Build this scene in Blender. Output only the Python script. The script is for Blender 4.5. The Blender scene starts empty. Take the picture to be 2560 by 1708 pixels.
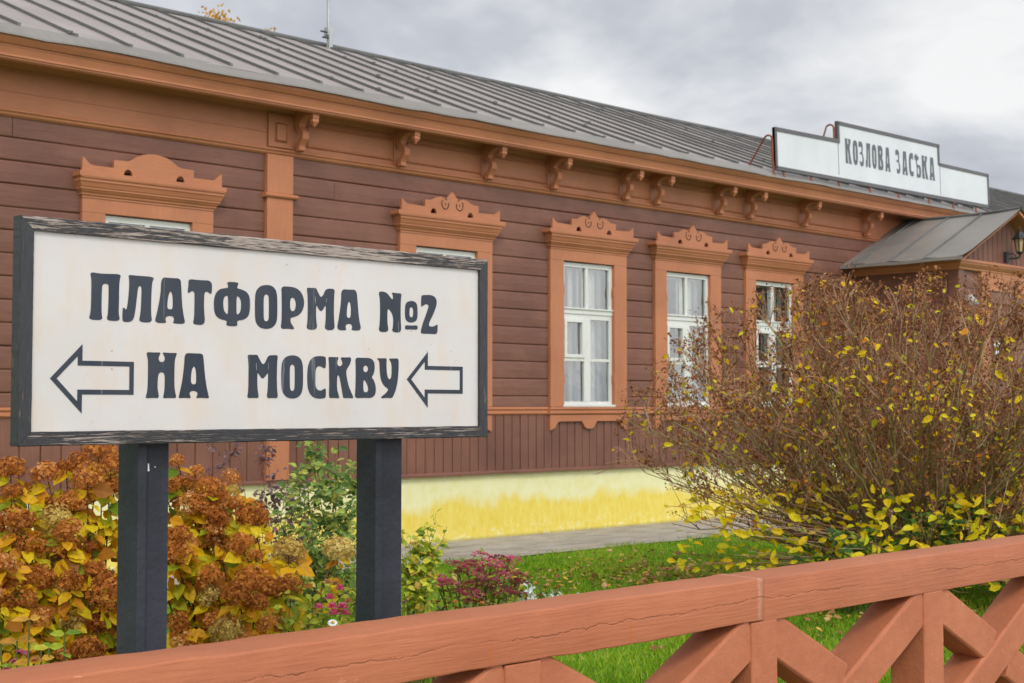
import bpy, bmesh, math, random
import numpy as np
from mathutils import Vector, Matrix, noise as mnoise
from mathutils.geometry import tessellate_polygon
random.seed(11)
R = random.uniform
scene = bpy.context.scene
col = scene.collection

# ------------------------------------------------------------------ helpers
class MB:
    """collects faces, then links them as ONE mesh object"""
    def __init__(s): s.v = []; s.f = []; s.m = []; s.r = []
    def add(s, vs, fs, mat=0, rnd=None):
        o = len(s.v); s.v.extend(vs)
        for f in fs:
            s.f.append([i + o for i in f]); s.m.append(mat); s.r.append(random.random() if rnd is None else rnd)
    def box(s, x0, x1, y0, y1, z0, z1, mat=0, rnd=None):
        s.add([(x0,y0,z0),(x1,y0,z0),(x1,y1,z0),(x0,y1,z0),(x0,y0,z1),(x1,y0,z1),(x1,y1,z1),(x0,y1,z1)],
              [(0,3,2,1),(4,5,6,7),(0,1,5,4),(1,2,6,5),(2,3,7,6),(3,0,4,7)], mat, rnd)
    def prism(s, poly, axis, a, b, mat=0, rnd=None):
        """poly = 2D outline; axis X: (y,z); Y: (x,z); Z: (x,y)"""
        def P(p, t): return (t,p[0],p[1]) if axis == 'X' else ((p[0],t,p[1]) if axis == 'Y' else (p[0],p[1],t))
        n = len(poly)
        vs = [P(p,a) for p in poly] + [P(p,b) for p in poly]
        fs = [(i,(i+1)%n,n+(i+1)%n,n+i) for i in range(n)]
        tri = tessellate_polygon([[Vector((p[0],p[1],0)) for p in poly]])
        for t in tri: fs.append(tuple(t)); fs.append(tuple(n+i for i in reversed(t)))
        s.add(vs, fs, mat, rnd)
    def stack(s, xc, rows, yb, mat=0):
        """rows of (half width, front y, z) lofted, open at the back"""
        vs = []; fs = []
        for hw, yf, z in rows:
            vs += [(xc-hw,yb,z),(xc-hw,yf,z),(xc+hw,yf,z),(xc+hw,yb,z)]
        for i in range(len(rows)-1):
            a = 4*i; b = a+4
            for k in range(3): fs.append((a+k,a+k+1,b+k+1,b+k))
        fs.append((0,1,2,3)); t = 4*(len(rows)-1); fs.append((t+3,t+2,t+1,t))
        s.add(vs, fs, mat)
    def tube(s, pts, rad, n=6, mat=0, rnd=None, cap=False):
        pts = [Vector(p) for p in pts]; vs = []; fs = []
        if not hasattr(rad,'__len__'): rad = [rad]*len(pts)
        up = Vector((.31,.22,.92)).normalized()
        for i,p in enumerate(pts):
            d = (pts[min(i+1,len(pts)-1)] - pts[max(i-1,0)])
            d = d.normalized() if d.length > 1e-9 else Vector((0,0,1))
            a = d.cross(up)
            a = a.normalized() if a.length > 1e-3 else Vector((1,0,0))
            b = d.cross(a)
            for k in range(n):
                t = 2*math.pi*k/n
                vs.append(tuple(p + (a*math.cos(t) + b*math.sin(t))*rad[i]))
        for i in range(len(pts)-1):
            for k in range(n):
                fs.append((i*n+k, i*n+(k+1)%n, (i+1)*n+(k+1)%n, (i+1)*n+k))
        if cap:
            fs.append(tuple(range(n))); fs.append(tuple((len(pts)-1)*n+k for k in reversed(range(n))))
        s.add(vs, fs, mat, random.random() if rnd is None else rnd)
    def lathe(s, prof, c, n=10, mat=0, rot=None):
        vs = []; fs = []
        for r,z in prof:
            for k in range(n):
                t = 2*math.pi*(k+.5)/n; vs.append((c[0]+r*math.cos(t), c[1]+r*math.sin(t), c[2]+z))
        for i in range(len(prof)-1):
            for k in range(n): fs.append((i*n+k,i*n+(k+1)%n,(i+1)*n+(k+1)%n,(i+1)*n+k))
        fs.append(tuple(reversed(range(n)))); fs.append(tuple((len(prof)-1)*n+k for k in range(n)))
        s.add(vs, fs, mat)
    def leaf(s, p, d, n, L, W, mat=0, rnd=None, fold=.18, curl=.15):
        """ovate leaf from p along d, facing n: two blades folded on the midrib"""
        d = Vector(d).normalized(); n = Vector(n); w = d.cross(n)
        w = w.normalized() if w.length > 1e-4 else d.orthogonal().normalized()
        n = w.cross(d).normalized(); p = Vector(p)
        def P(a,b,c): return tuple(p + d*(a*L) + w*(b*W) + n*(c*W))
        c = curl*L/max(W,1e-6)
        vs = [P(0,0,0), P(.5,0,-.0-c*.3), P(1,0,-c), P(.28,.5,fold-c*.1), P(.68,.42,fold-c*.5), P(.28,-.5,fold-c*.1), P(.68,-.42,fold-c*.5)]
        s.add(vs, [(0,1,3),(1,4,3),(1,2,4),(0,5,1),(1,5,6),(1,6,2)], mat, random.random() if rnd is None else rnd)
    def build(s, name, mats, parent=None, smooth=False, fix=False, bevel=0):
        me = bpy.data.meshes.new(name)
        me.from_pydata(s.v, [], s.f)
        if not isinstance(mats,(list,tuple)): mats = [mats]
        for m in mats: me.materials.append(m)
        me.polygons.foreach_set('material_index', s.m)
        at = me.attributes.new('rnd','FLOAT','FACE'); at.data.foreach_set('value', s.r)
        if smooth: me.polygons.foreach_set('use_smooth', [True]*len(me.polygons))
        if fix:
            bm = bmesh.new(); bm.from_mesh(me); bmesh.ops.remove_doubles(bm, verts=bm.verts, dist=1e-5)
            bmesh.ops.recalc_face_normals(bm, faces=bm.faces); bm.to_mesh(me); bm.free()
        me.update()
        o = bpy.data.objects.new(name, me); col.objects.link(o)
        if parent is not None: o.parent = parent
        if bevel:
            b = o.modifiers.new('bevel','BEVEL'); b.width = bevel; b.segments = 2; b.limit_method = 'ANGLE'; b.angle_limit = math.radians(40)
        return o

def tag(o, label=None, cat=None, group=None, kind=None):
    if label: o['label'] = label
    if cat: o['category'] = cat
    if group: o['group'] = group
    if kind: o['kind'] = kind
    return o
def thing(name, label, cat, group=None):
    o = bpy.data.objects.new(name, None); col.objects.link(o); o.empty_display_size = .2
    return tag(o, label, cat, group)
def place(o, loc):
    """put the Empty at the base of its thing; children were modelled in world space"""
    o.location = loc
    for c in o.children:
        c.matrix_parent_inverse = Matrix.Translation(Vector(loc)).inverted()
def copy_part(o, parent, dx):
    c = o.copy(); col.objects.link(c); c.parent = parent
    return c
def copy_tree(o, parent=None):
    c = o.copy(); col.objects.link(c)
    if parent is not None: c.parent = parent
    for ch in o.children: copy_tree(ch, c)
    return c

# ------------------------------------------------------------------ materials
def lin(r,g,b):
    f = lambda c: (c/255/12.92) if c/255 <= .04045 else ((c/255+.055)/1.055)**2.4
    return (f(r),f(g),f(b),1)
class NT:
    def __init__(s, name):
        s.m = bpy.data.materials.new(name); s.m.use_nodes = True; s.t = s.m.node_tree; s.t.nodes.clear()
        s.out = s.n('ShaderNodeOutputMaterial'); s.b = s.n('ShaderNodeBsdfPrincipled'); s.l(s.b.outputs[0], s.out.inputs[0])
        s.pos = s.n('ShaderNodeNewGeometry').outputs['Position']
    def n(s, t, **k):
        o = s.t.nodes.new(t)
        for a,b in k.items(): setattr(o,a,b)
        return o
    def l(s,a,b): s.t.links.new(a,b)
    def set(s, sock, v):
        if hasattr(v,'links') or isinstance(v,bpy.types.NodeSocket): s.l(v,sock)
        else: sock.default_value = v
    def noise(s, scale=5, detail=3, rough=.5, sc=(1,1,1), loc=(0,0,0), vec=None, dist=0, out=0):
        mp = s.n('ShaderNodeMapping'); mp.inputs['Scale'].default_value = sc; mp.inputs['Location'].default_value = loc
        s.l(vec or s.pos, mp.inputs[0])
        t = s.n('ShaderNodeTexNoise'); t.inputs['Scale'].default_value = scale; t.inputs['Detail'].default_value = detail
        t.inputs['Roughness'].default_value = rough; t.inputs['Distortion'].default_value = dist
        s.l(mp.outputs[0], t.inputs['Vector']); return t.outputs[out]
    def ramp(s, f, stops, interp='LINEAR'):
        r = s.n('ShaderNodeValToRGB'); s.l(f, r.inputs[0]); cr = r.color_ramp; cr.interpolation = interp
        while len(cr.elements) < len(stops): cr.elements.new(.5)
        for e,(p,c) in zip(cr.elements, stops):
            e.position = p; e.color = c if hasattr(c,'__len__') else (c,c,c,1)
        return r.outputs[0]
    def mix(s, f, a, b, mode='MIX'):
        x = s.n('ShaderNodeMix', data_type='RGBA', blend_type=mode)
        s.set(x.inputs[0], f); s.set(x.inputs[6], a); s.set(x.inputs[7], b); return x.outputs[2]
    def math(s, op, a, b=None, c=None, clamp=False):
        x = s.n('ShaderNodeMath', operation=op, use_clamp=clamp)
        s.set(x.inputs[0], a)
        if b is not None: s.set(x.inputs[1], b)
        if c is not None: s.set(x.inputs[2], c)
        return x.outputs[0]
    def sep(s):
        x = s.n('ShaderNodeSeparateXYZ'); s.l(s.pos, x.inputs[0]); return x.outputs
    def bump(s, h, strength=.3, dist=.01, prev=None):
        b = s.n('ShaderNodeBump'); b.inputs['Strength'].default_value = strength; b.inputs['Distance'].default_value = dist
        s.l(h, b.inputs['Height'])
        if prev is not None: s.l(prev, b.inputs['Normal'])
        return b.outputs[0]
    def fin(s, color, rough=.6, normal=None, spec=.4, metal=0):
        s.set(s.b.inputs['Base Color'], color); s.set(s.b.inputs['Roughness'], rough)
        s.b.inputs['Specular IOR Level'].default_value = spec; s.set(s.b.inputs['Metallic'], metal)
        if normal is not None: s.l(normal, s.b.inputs['Normal'])
        return s.m

def paint(name, c, grain='X', rough=.55, var=.12, bump=.25, chips=None, chip_amt=.72, dirt=None, gs=1.0, spec=.35):
    """brush-painted timber: grain bump along one axis, patchy tone, a few chips"""
    t = NT(name)
    sc = {'X':(1.2,26,26),'Z':(26,26,1.2),'Y':(26,1.2,26)}[grain]
    sc = tuple(v*gs for v in sc)
    g = t.noise(4, 4, .6, sc); big = t.noise(1.3, 3, .55); mid = t.noise(9, 3, .6)
    dark = (c[0]*(1-var*1.6), c[1]*(1-var*1.7), c[2]*(1-var*1.7), 1); light = tuple(min(1,v*(1+var)) for v in c[:3])+(1,)
    f = t.math('ADD', t.math('MULTIPLY', big, .6), t.math('MULTIPLY', g, .4))
    k = t.ramp(f, [(.3,dark),(.7,light)])
    if dirt: k = t.mix(t.ramp(t.noise(3,5,.7,loc=(3,1,7)),[(.55,0),(.8,.6)]), k, dirt)
    h = t.math('ADD', t.math('MULTIPLY', g, .7), t.math('MULTIPLY', mid, .5))
    if chips:
        cn = t.noise(14, 5, .75, tuple(v/ (8 if v > 10 else 1) for v in sc))
        cm = t.math('MULTIPLY', t.ramp(cn,[(chip_amt-.01,0),(chip_amt+.015,1)]), t.ramp(t.noise(.9,2),[(.42,0),(.58,1)]))
        k = t.mix(cm, k, chips)
    return t.fin(k, t.math('ADD', t.math('MULTIPLY', mid, .2), rough-.1), t.bump(h, bump, .006), spec)

def leafmat(name, stops, rough=.5, trans=.35, objrand=False):
    t = NT(name)
    a = t.n('ShaderNodeAttribute', attribute_name='rnd').outputs['Fac']
    if objrand:
        r = t.n('ShaderNodeObjectInfo').outputs['Random']; a = t.math('ADD', t.math('MULTIPLY', a, .6), t.math('MULTIPLY', r, .4))
    c = t.ramp(a, stops)
    c = t.mix(t.ramp(t.noise(60,3,.6),[(.35,.3),(.6,0)]), c, (.10,.05,.01,1))
    t.fin(c, rough, spec=.25)
    tr = t.n('ShaderNodeBsdfTranslucent'); t.l(c, tr.inputs[0])
    mx = t.n('ShaderNodeMixShader'); mx.inputs[0].default_value = trans
    t.l(t.b.outputs[0], mx.inputs[1]); t.l(tr.outputs[0], mx.inputs[2]); t.l(mx.outputs[0], t.out.inputs[0])
    return t.m

def plain(name, c, rough=.5, metal=0, bump=0, bs=40, var=.1, spec=.4):
    t = NT(name); n = t.noise(bs,4,.6); n2 = t.noise(2.5,3)
    k = t.ramp(n2,[(.3,tuple(v*(1-var) for v in c[:3])+(1,)),(.7,tuple(min(1,v*(1+var)) for v in c[:3])+(1,))])
    return t.fin(k, rough, t.bump(n,bump,.004) if bump else None, spec, metal)

TRIM = (.405,.156,.072,1)
M = {}
M['trim'] = paint('ochre_trim_paint', TRIM, 'X', .55, .15, .22, dirt=(.30,.13,.07,1))
M['trim_v'] = paint('ochre_trim_paint_upright', TRIM, 'Z', .55, .15, .22, chips=(.62,.36,.24,1), chip_amt=.71, dirt=(.34,.14,.075,1))
M['brown'] = paint('brown_board_paint', (.170,.074,.049,1), 'X', .55, .24, .5, chips=(.50,.20,.13,1), chip_amt=.70, dirt=(.12,.045,.032,1))
M['brown_v'] = paint('brown_board_paint_upright', (.170,.074,.049,1), 'Z', .55, .24, .4, chips=(.45,.19,.13,1), chip_amt=.72, dirt=(.12,.045,.032,1))
M['white'] = paint('white_window_paint', (.60,.605,.575,1), 'Z', .5, .08, .25, chips=(.42,.36,.27,1), chip_amt=.66, gs=.6, dirt=(.45,.42,.36,1))
M['rail'] = paint('terracotta_rail_paint', (.475,.165,.090,1), 'X', .6, .08, .35)
M['railp'] = paint('terracotta_post_paint', (.385,.122,.050,1), 'Z', .6, .08, .35, dirt=(.42,.17,.11,1))
M['groove_shade'] = plain('carved_groove_shade', (.05,.017,.008,1), .9)  # dark raised strips; the shade of carved scroll lines is put into the colour

def rail_mat():
    t = NT('terracotta_beam_paint'); x,y,z = t.sep()
    g = t.noise(4,5,.62,(1.1,30,30)); big = t.noise(2,4,.6); lump = t.noise(22,4,.65,(.5,1,1)); swirl = t.noise(6,2,.5,(.6,3,9),dist=1.6)
    c = (.395,.132,.058)
    f = t.math('ADD', t.math('MULTIPLY',big,.55), t.math('MULTIPLY',g,.45))
    k = t.ramp(f,[(.3,(c[0]*.82,c[1]*.76,c[2]*.74,1)),(.7,(c[0]*1.10,c[1]*1.16,c[2]*1.2,1))])
    k = t.mix(t.ramp(t.noise(3.2,6,.72,(.5,1,1),loc=(7,2,2)),[(.5,0),(.72,.45)]), k, (.26,.088,.048,1))
    # long drying crack wandering along the beam
    w = t.noise(1,7,.72,(2.2,0,0)); zc = t.math('ADD', t.math('MULTIPLY', w, .10), .945)
    d = t.math('ABSOLUTE', t.math('SUBTRACT', z, zc))
    on = t.ramp(t.noise(1,1,.5,(1.3,0,0),loc=(4.3,0,0)),[(.40,0),(.5,1)])
    crack = t.math('MULTIPLY', t.math('MULTIPLY',t.ramp(d,[(.0005,1),(.0019,0)]),t.ramp(t.noise(1,3,.7,(14,0,0)),[(.35,0),(.55,1)])), on)
    k = t.mix(t.math('MULTIPLY',crack,.26), k, (.10,.028,.015,1))
    # flaked, paler spots
    chip = t.ramp(t.noise(9,6,.8,(.35,1,1),loc=(2,5,1)),[(.665,0),(.68,1)])
    k = t.mix(t.math('MULTIPLY',chip,.5), k, (.62,.36,.27,1))
    # worn pale filler beside the joint of the two beams
    fp = t.math('MULTIPLY', t.ramp(t.math('ABSOLUTE',t.math('SUBTRACT',t.math('ADD',x,t.math('MULTIPLY',t.noise(30,4,.7),.016)),3.952)),[(.012,1),(.019,0)]), t.ramp(t.noise(40,4,.7),[(.35,.2),(.6,.9)]))
    k = t.mix(t.math('MULTIPLY',fp,.5), k, (.55,.29,.20,1))
    # amber resin runs
    run = t.math('MULTIPLY', t.ramp(t.math('ABSOLUTE',t.math('SUBTRACT',x,2.70)),[(.002,1),(.0045,0)]), t.ramp(z,[(.985,1),(.999,0)]))
    run2 = t.math('MULTIPLY', t.ramp(t.math('ABSOLUTE',t.math('SUBTRACT',x,3.285)),[(.002,1),(.004,0)]), t.ramp(z,[(.985,1),(.995,0)]))
    k = t.mix(t.math('MULTIPLY',t.math('ADD',run,run2,clamp=True),.8), k, (.42,.10,.01,1))
    h = t.math('ADD', t.math('ADD', t.math('MULTIPLY',g,.5), t.math('MULTIPLY',lump,.5)), t.math('MULTIPLY',swirl,.35))
    n = t.bump(h,.5,.008); n = t.bump(t.math('SUBTRACT',1.0,crack),.5,.006,n)
    return t.fin(k,.58,n,.3)
M['beam'] = rail_mat()
def brace_mat():
    t = NT('terracotta_brace_paint'); c = (.395,.132,.058)
    big = t.noise(3,5,.65); lump = t.noise(14,5,.65); fine = t.noise(70,4,.6)
    k = t.ramp(t.math('ADD',t.math('MULTIPLY',big,.6),t.math('MULTIPLY',lump,.4)),[(.3,(c[0]*.80,c[1]*.74,c[2]*.72,1)),(.7,(c[0]*1.1,c[1]*1.17,c[2]*1.25,1))])
    chip = t.ramp(t.noise(8,6,.8,loc=(4,4,4)),[(.64,0),(.66,1)])
    k = t.mix(t.math('MULTIPLY',chip,.45), k, (.52,.25,.16,1))
    cr = t.ramp(t.math('ABSOLUTE',t.math('SUBTRACT',t.noise(3.2,3,.55,loc=(8,1,3),dist=.8),.5)),[(.0015,1),(.006,0)])
    on = t.ramp(t.noise(2.3,2,.5,loc=(1,9,2)),[(.66,0),(.70,1)])
    cm = t.math('MULTIPLY',cr,on); k = t.mix(t.math('MULTIPLY',cm,.6), k, (.10,.03,.015,1))
    n = t.bump(t.math('ADD',t.math('MULTIPLY',lump,.8),t.math('MULTIPLY',fine,.25)),.6,.010); n = t.bump(t.math('SUBTRACT',1.0,cm),.6,.006,n)
    return t.fin(k,.6,n,.3)
M['brace'] = brace_mat()

def frame_mat(name, grain, peel):
    t = NT(name); s = (1.3,18,34) if grain == 'X' else (34,18,1.3)
    g = t.noise(7,7,.75,s); fine = t.noise(14,5,.7,s,loc=(3,3,3)); big = t.noise(2.2,3,.5)
    base = t.ramp(fine,[(.3,(.010,.011,.014,1)),(.7,(.045,.047,.052,1))])
    m = t.math('ADD', t.math('MULTIPLY',g,.75), t.math('MULTIPLY',big,.25))
    mask = t.ramp(m,[(peel,0),(peel+.03,1)])
    wood = t.ramp(fine,[(.3,(.20,.165,.14,1)),(.7,(.44,.375,.325,1))])
    k = t.mix(mask, base, wood)
    x,y,z = t.sep()
    lic = t.ramp(t.noise(38,4,.6,loc=(1,2,3)),[(.60,0),(.63,1)])
    end = t.math('ADD', t.ramp(x,[(1.895,1),(1.93,0)]), t.ramp(x,[(3.66,0),(3.70,1)]),clamp=True)
    top = t.ramp(z,[(2.165,0),(2.18,1)])
    k = t.mix(t.math('MULTIPLY',t.math('MULTIPLY',lic,end),top), k, (.75,.36,.02,1))
    n = t.bump(t.math('ADD',t.math('MULTIPLY',fine,.6),t.math('SUBTRACT',1.0,mask)),.8,.004)
    return t.fin(k, t.ramp(mask,[(0,.45),(1,.8)]), n, .4)
M['frame_top'] = frame_mat('peeling_black_board_top','X',.468)
M['frame_x'] = frame_mat('peeling_black_board','X',.535)
M['frame_z'] = frame_mat('peeling_black_upright','Z',.60)

def panel_mat():
    t = NT('ageing_white_enamel'); x,y,z = t.sep()
    n = t.noise(2.5,4,.6); base = t.ramp(n,[(.3,(.50,.487,.46,1)),(.7,(.555,.545,.525,1))])
    drip = t.noise(4,4,.6,(2.2,1,.9)); edge = t.math('ADD', t.ramp(z,[(1.56,1),(1.66,0)]), t.ramp(z,[(2.05,0),(2.18,1)]),clamp=True)
    e2 = t.math('ADD', t.ramp(x,[(1.89,1),(1.96,0)]), t.ramp(x,[(3.60,0),(3.70,1)]),clamp=True)
    m = t.math('MULTIPLY', t.ramp(drip,[(.48,0),(.75,1)]), t.math('ADD',edge,e2,clamp=True))
    k = t.mix(t.math('MULTIPLY',m,.33), base, (.60,.40,.20,1))
    r = t.math('MULTIPLY', t.ramp(t.math('ABSOLUTE',t.math('SUBTRACT',x,3.22)),[(.004,1),(.035,0)]), t.ramp(z,[(2.07,0),(2.16,1)]))
    k = t.mix(t.math('MULTIPLY',t.math('MULTIPLY',r,t.ramp(t.noise(30,4,.7,(2,1,.6)),[(.35,0),(.6,1)])),.7), k, (.5,.26,.12,1))
    sp = t.math('MULTIPLY', t.ramp(t.noise(60,3,.6),[(.72,0),(.735,1)]), t.ramp(t.noise(3,2),[(.45,0),(.6,1)]))
    k = t.mix(t.math('MULTIPLY',sp,.8), k, (.16,.09,.05,1))
    return t.fin(k, .32, t.bump(t.noise(6,3),.04,.01), .5)
M['panel'] = panel_mat()
def ink_mat():
    t = NT('navy_letter_paint'); n = t.noise(7,4,.6,(1,1,.4))
    k = t.ramp(n,[(.3,(.016,.024,.038,1)),(.7,(.034,.042,.058,1))])
    s1 = t.noise(60,3,.6,(1,1,.04),dist=.6); k = t.mix(t.ramp(s1,[(.66,0),(.69,.35)]), k, (.3,.3,.3,1))
    return t.fin(k,.32,t.bump(n,.05,.01),.3)
M['ink'] = ink_mat()
M['board'] = plain('white_board_metal', (.53,.555,.575,1), .4, 0, .05, 3, .05)
M['board_edge'] = plain('grey_board_border', (.085,.08,.085,1), .5)
M['board_ink'] = plain('slate_board_letters', (.085,.095,.11,1), .5)
M['rust'] = plain('rusty_pipe', (.22,.065,.03,1), .8, 0, .3, 80, .35)
M['post'] = plain('black_painted_steel', (.033,.036,.047,1), .55, 0, .9, 30, .45, .25)
M['tape'] = plain('white_paper_scrap', (.7,.7,.7,1), .7)
M['iron'] = plain('black_cast_iron', (.02,.021,.023,1), .5, 0, .2, 60, .3)
M['galv'] = plain('galvanised_steel', (.38,.39,.38,1), .45, .5, .05)

def roof_mat(name, c, rough=.42):
    t = NT(name); n = t.noise(1.1,4,.6); s = t.noise(3,5,.6,(6,.5,.5)); f = t.math('ADD',t.math('MULTIPLY',n,.6),t.math('MULTIPLY',s,.4))
    k = t.ramp(f,[(.3,tuple(v*.78 for v in c)+(1,)),(.7,tuple(v*1.18 for v in c)+(1,))])
    return t.fin(k, t.ramp(s,[(.3,rough-.06),(.7,rough+.1)]), t.bump(n,.12,.05), .5, .15)
M['roof'] = roof_mat('weathered_sheet_metal', (.29,.255,.24))
M['seam'] = roof_mat('dark_standing_seam', (.11,.112,.11), .5)  # dark grey metal, with shade on the rib sides put into the colour
M['flash'] = roof_mat('pale_eave_flashing', (.20,.188,.172), .5)
M['proof'] = roof_mat('porch_sheet_metal', (.21,.195,.175), .45)

def plinth_mat():
    t = NT('limewashed_plinth'); x,y,z = t.sep()
    st = t.noise(2.0,6,.68,(1.4,1,.5)); bl = t.noise(1.1,3,.5)
    lvl = t.math('ADD', t.math('MULTIPLY',t.math('SUBTRACT',st,.5),.55), t.math('ADD', z, t.math('MULTIPLY',t.math('SUBTRACT',bl,.5),.25)))
    m = t.ramp(lvl,[(.50,1),(.63,0)])
    p = t.mix(t.ramp(t.noise(6,5,.65),[(.35,0),(.7,1)]), (.66,.64,.32,1), (.71,.70,.44,1))
    yel = t.mix(t.ramp(t.noise(9,5,.7,(1.5,1,.5)),[(.3,0),(.7,1)]), (.66,.50,.055,1), (.72,.62,.17,1))
    low = t.mix(t.ramp(t.noise(14,5,.7),[(.52,0),(.62,1)]), yel, (.72,.68,.36,1))
    k = t.mix(m, p, t.mix(t.ramp(z,[(.16,1),(.34,0)]), yel, low))
    k = t.mix(t.ramp(t.math('ADD',z,t.math('MULTIPLY',t.math('SUBTRACT',t.noise(25,4,.6),.5),.04)),[(.10,.9),(.16,0)]), k, (.20,.17,.08,1))
    return t.fin(k,.85,t.bump(t.noise(30,5,.65),.35,.006),.2)
M['plinth'] = plinth_mat()
def path_mat():
    t = NT('worn_concrete'); n = t.noise(3,6,.7,(.7,2,1)); f = t.noise(40,5,.7)
    k = t.ramp(n,[(.3,(.22,.195,.16,1)),(.5,(.36,.33,.285,1)),(.7,(.46,.42,.36,1))])
    k = t.mix(t.ramp(f,[(.35,.4),(.6,0)]), k, (.14,.13,.10,1))
    return t.fin(k,.9,t.bump(f,.4,.008),.2)
M['path'] = path_mat()
def lawn_mat():
    t = NT('lawn_soil'); n = t.noise(5,5,.65); k = t.ramp(n,[(.3,(.06,.15,.010,1)),(.6,(.11,.26,.014,1)),(.8,(.13,.15,.03,1))])
    return t.fin(k,.95,t.bump(t.noise(60,4,.7),.6,.02),.1)
M['lawn'] = lawn_mat()
M['soil'] = plain('dark_bed_soil', (.05,.035,.022,1), .95, 0, .8, 30, .4, .1)

def glass_mat():
    t = NT('old_window_glass'); t.t.nodes.remove(t.b)
    g = t.n('ShaderNodeBsdfGlossy'); g.inputs['Roughness'].default_value = .03; g.inputs['Color'].default_value = (.9,.93,.95,1)
    tr = t.n('ShaderNodeBsdfTransparent'); tr.inputs[0].default_value = (.96,.98,.97,1)
    fr = t.n('ShaderNodeFresnel'); fr.inputs[0].default_value = 1.5
    f = t.math('ADD', t.math('MULTIPLY',fr.outputs[0],1.2), .13, clamp=True)
    b = t.bump(t.noise(5,2),.12,.02); t.l(b, g.inputs['Normal'])
    mx = t.n('ShaderNodeMixShader'); t.l(f, mx.inputs[0]); t.l(tr.outputs[0], mx.inputs[1]); t.l(g.outputs[0], mx.inputs[2]); t.l(mx.outputs[0], t.out.inputs[0])
    return t.m
M['glass'] = glass_mat()
M['room'] = plain('dim_room_wall', (.75,.77,.73,1), .9)
M['curtain'] = plain('white_curtain', (.88,.89,.82,1), .9, 0, .1, 20, .06)
M['lampglass'] = plain('amber_lamp_glass', (.45,.33,.17,1), .2)

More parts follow.
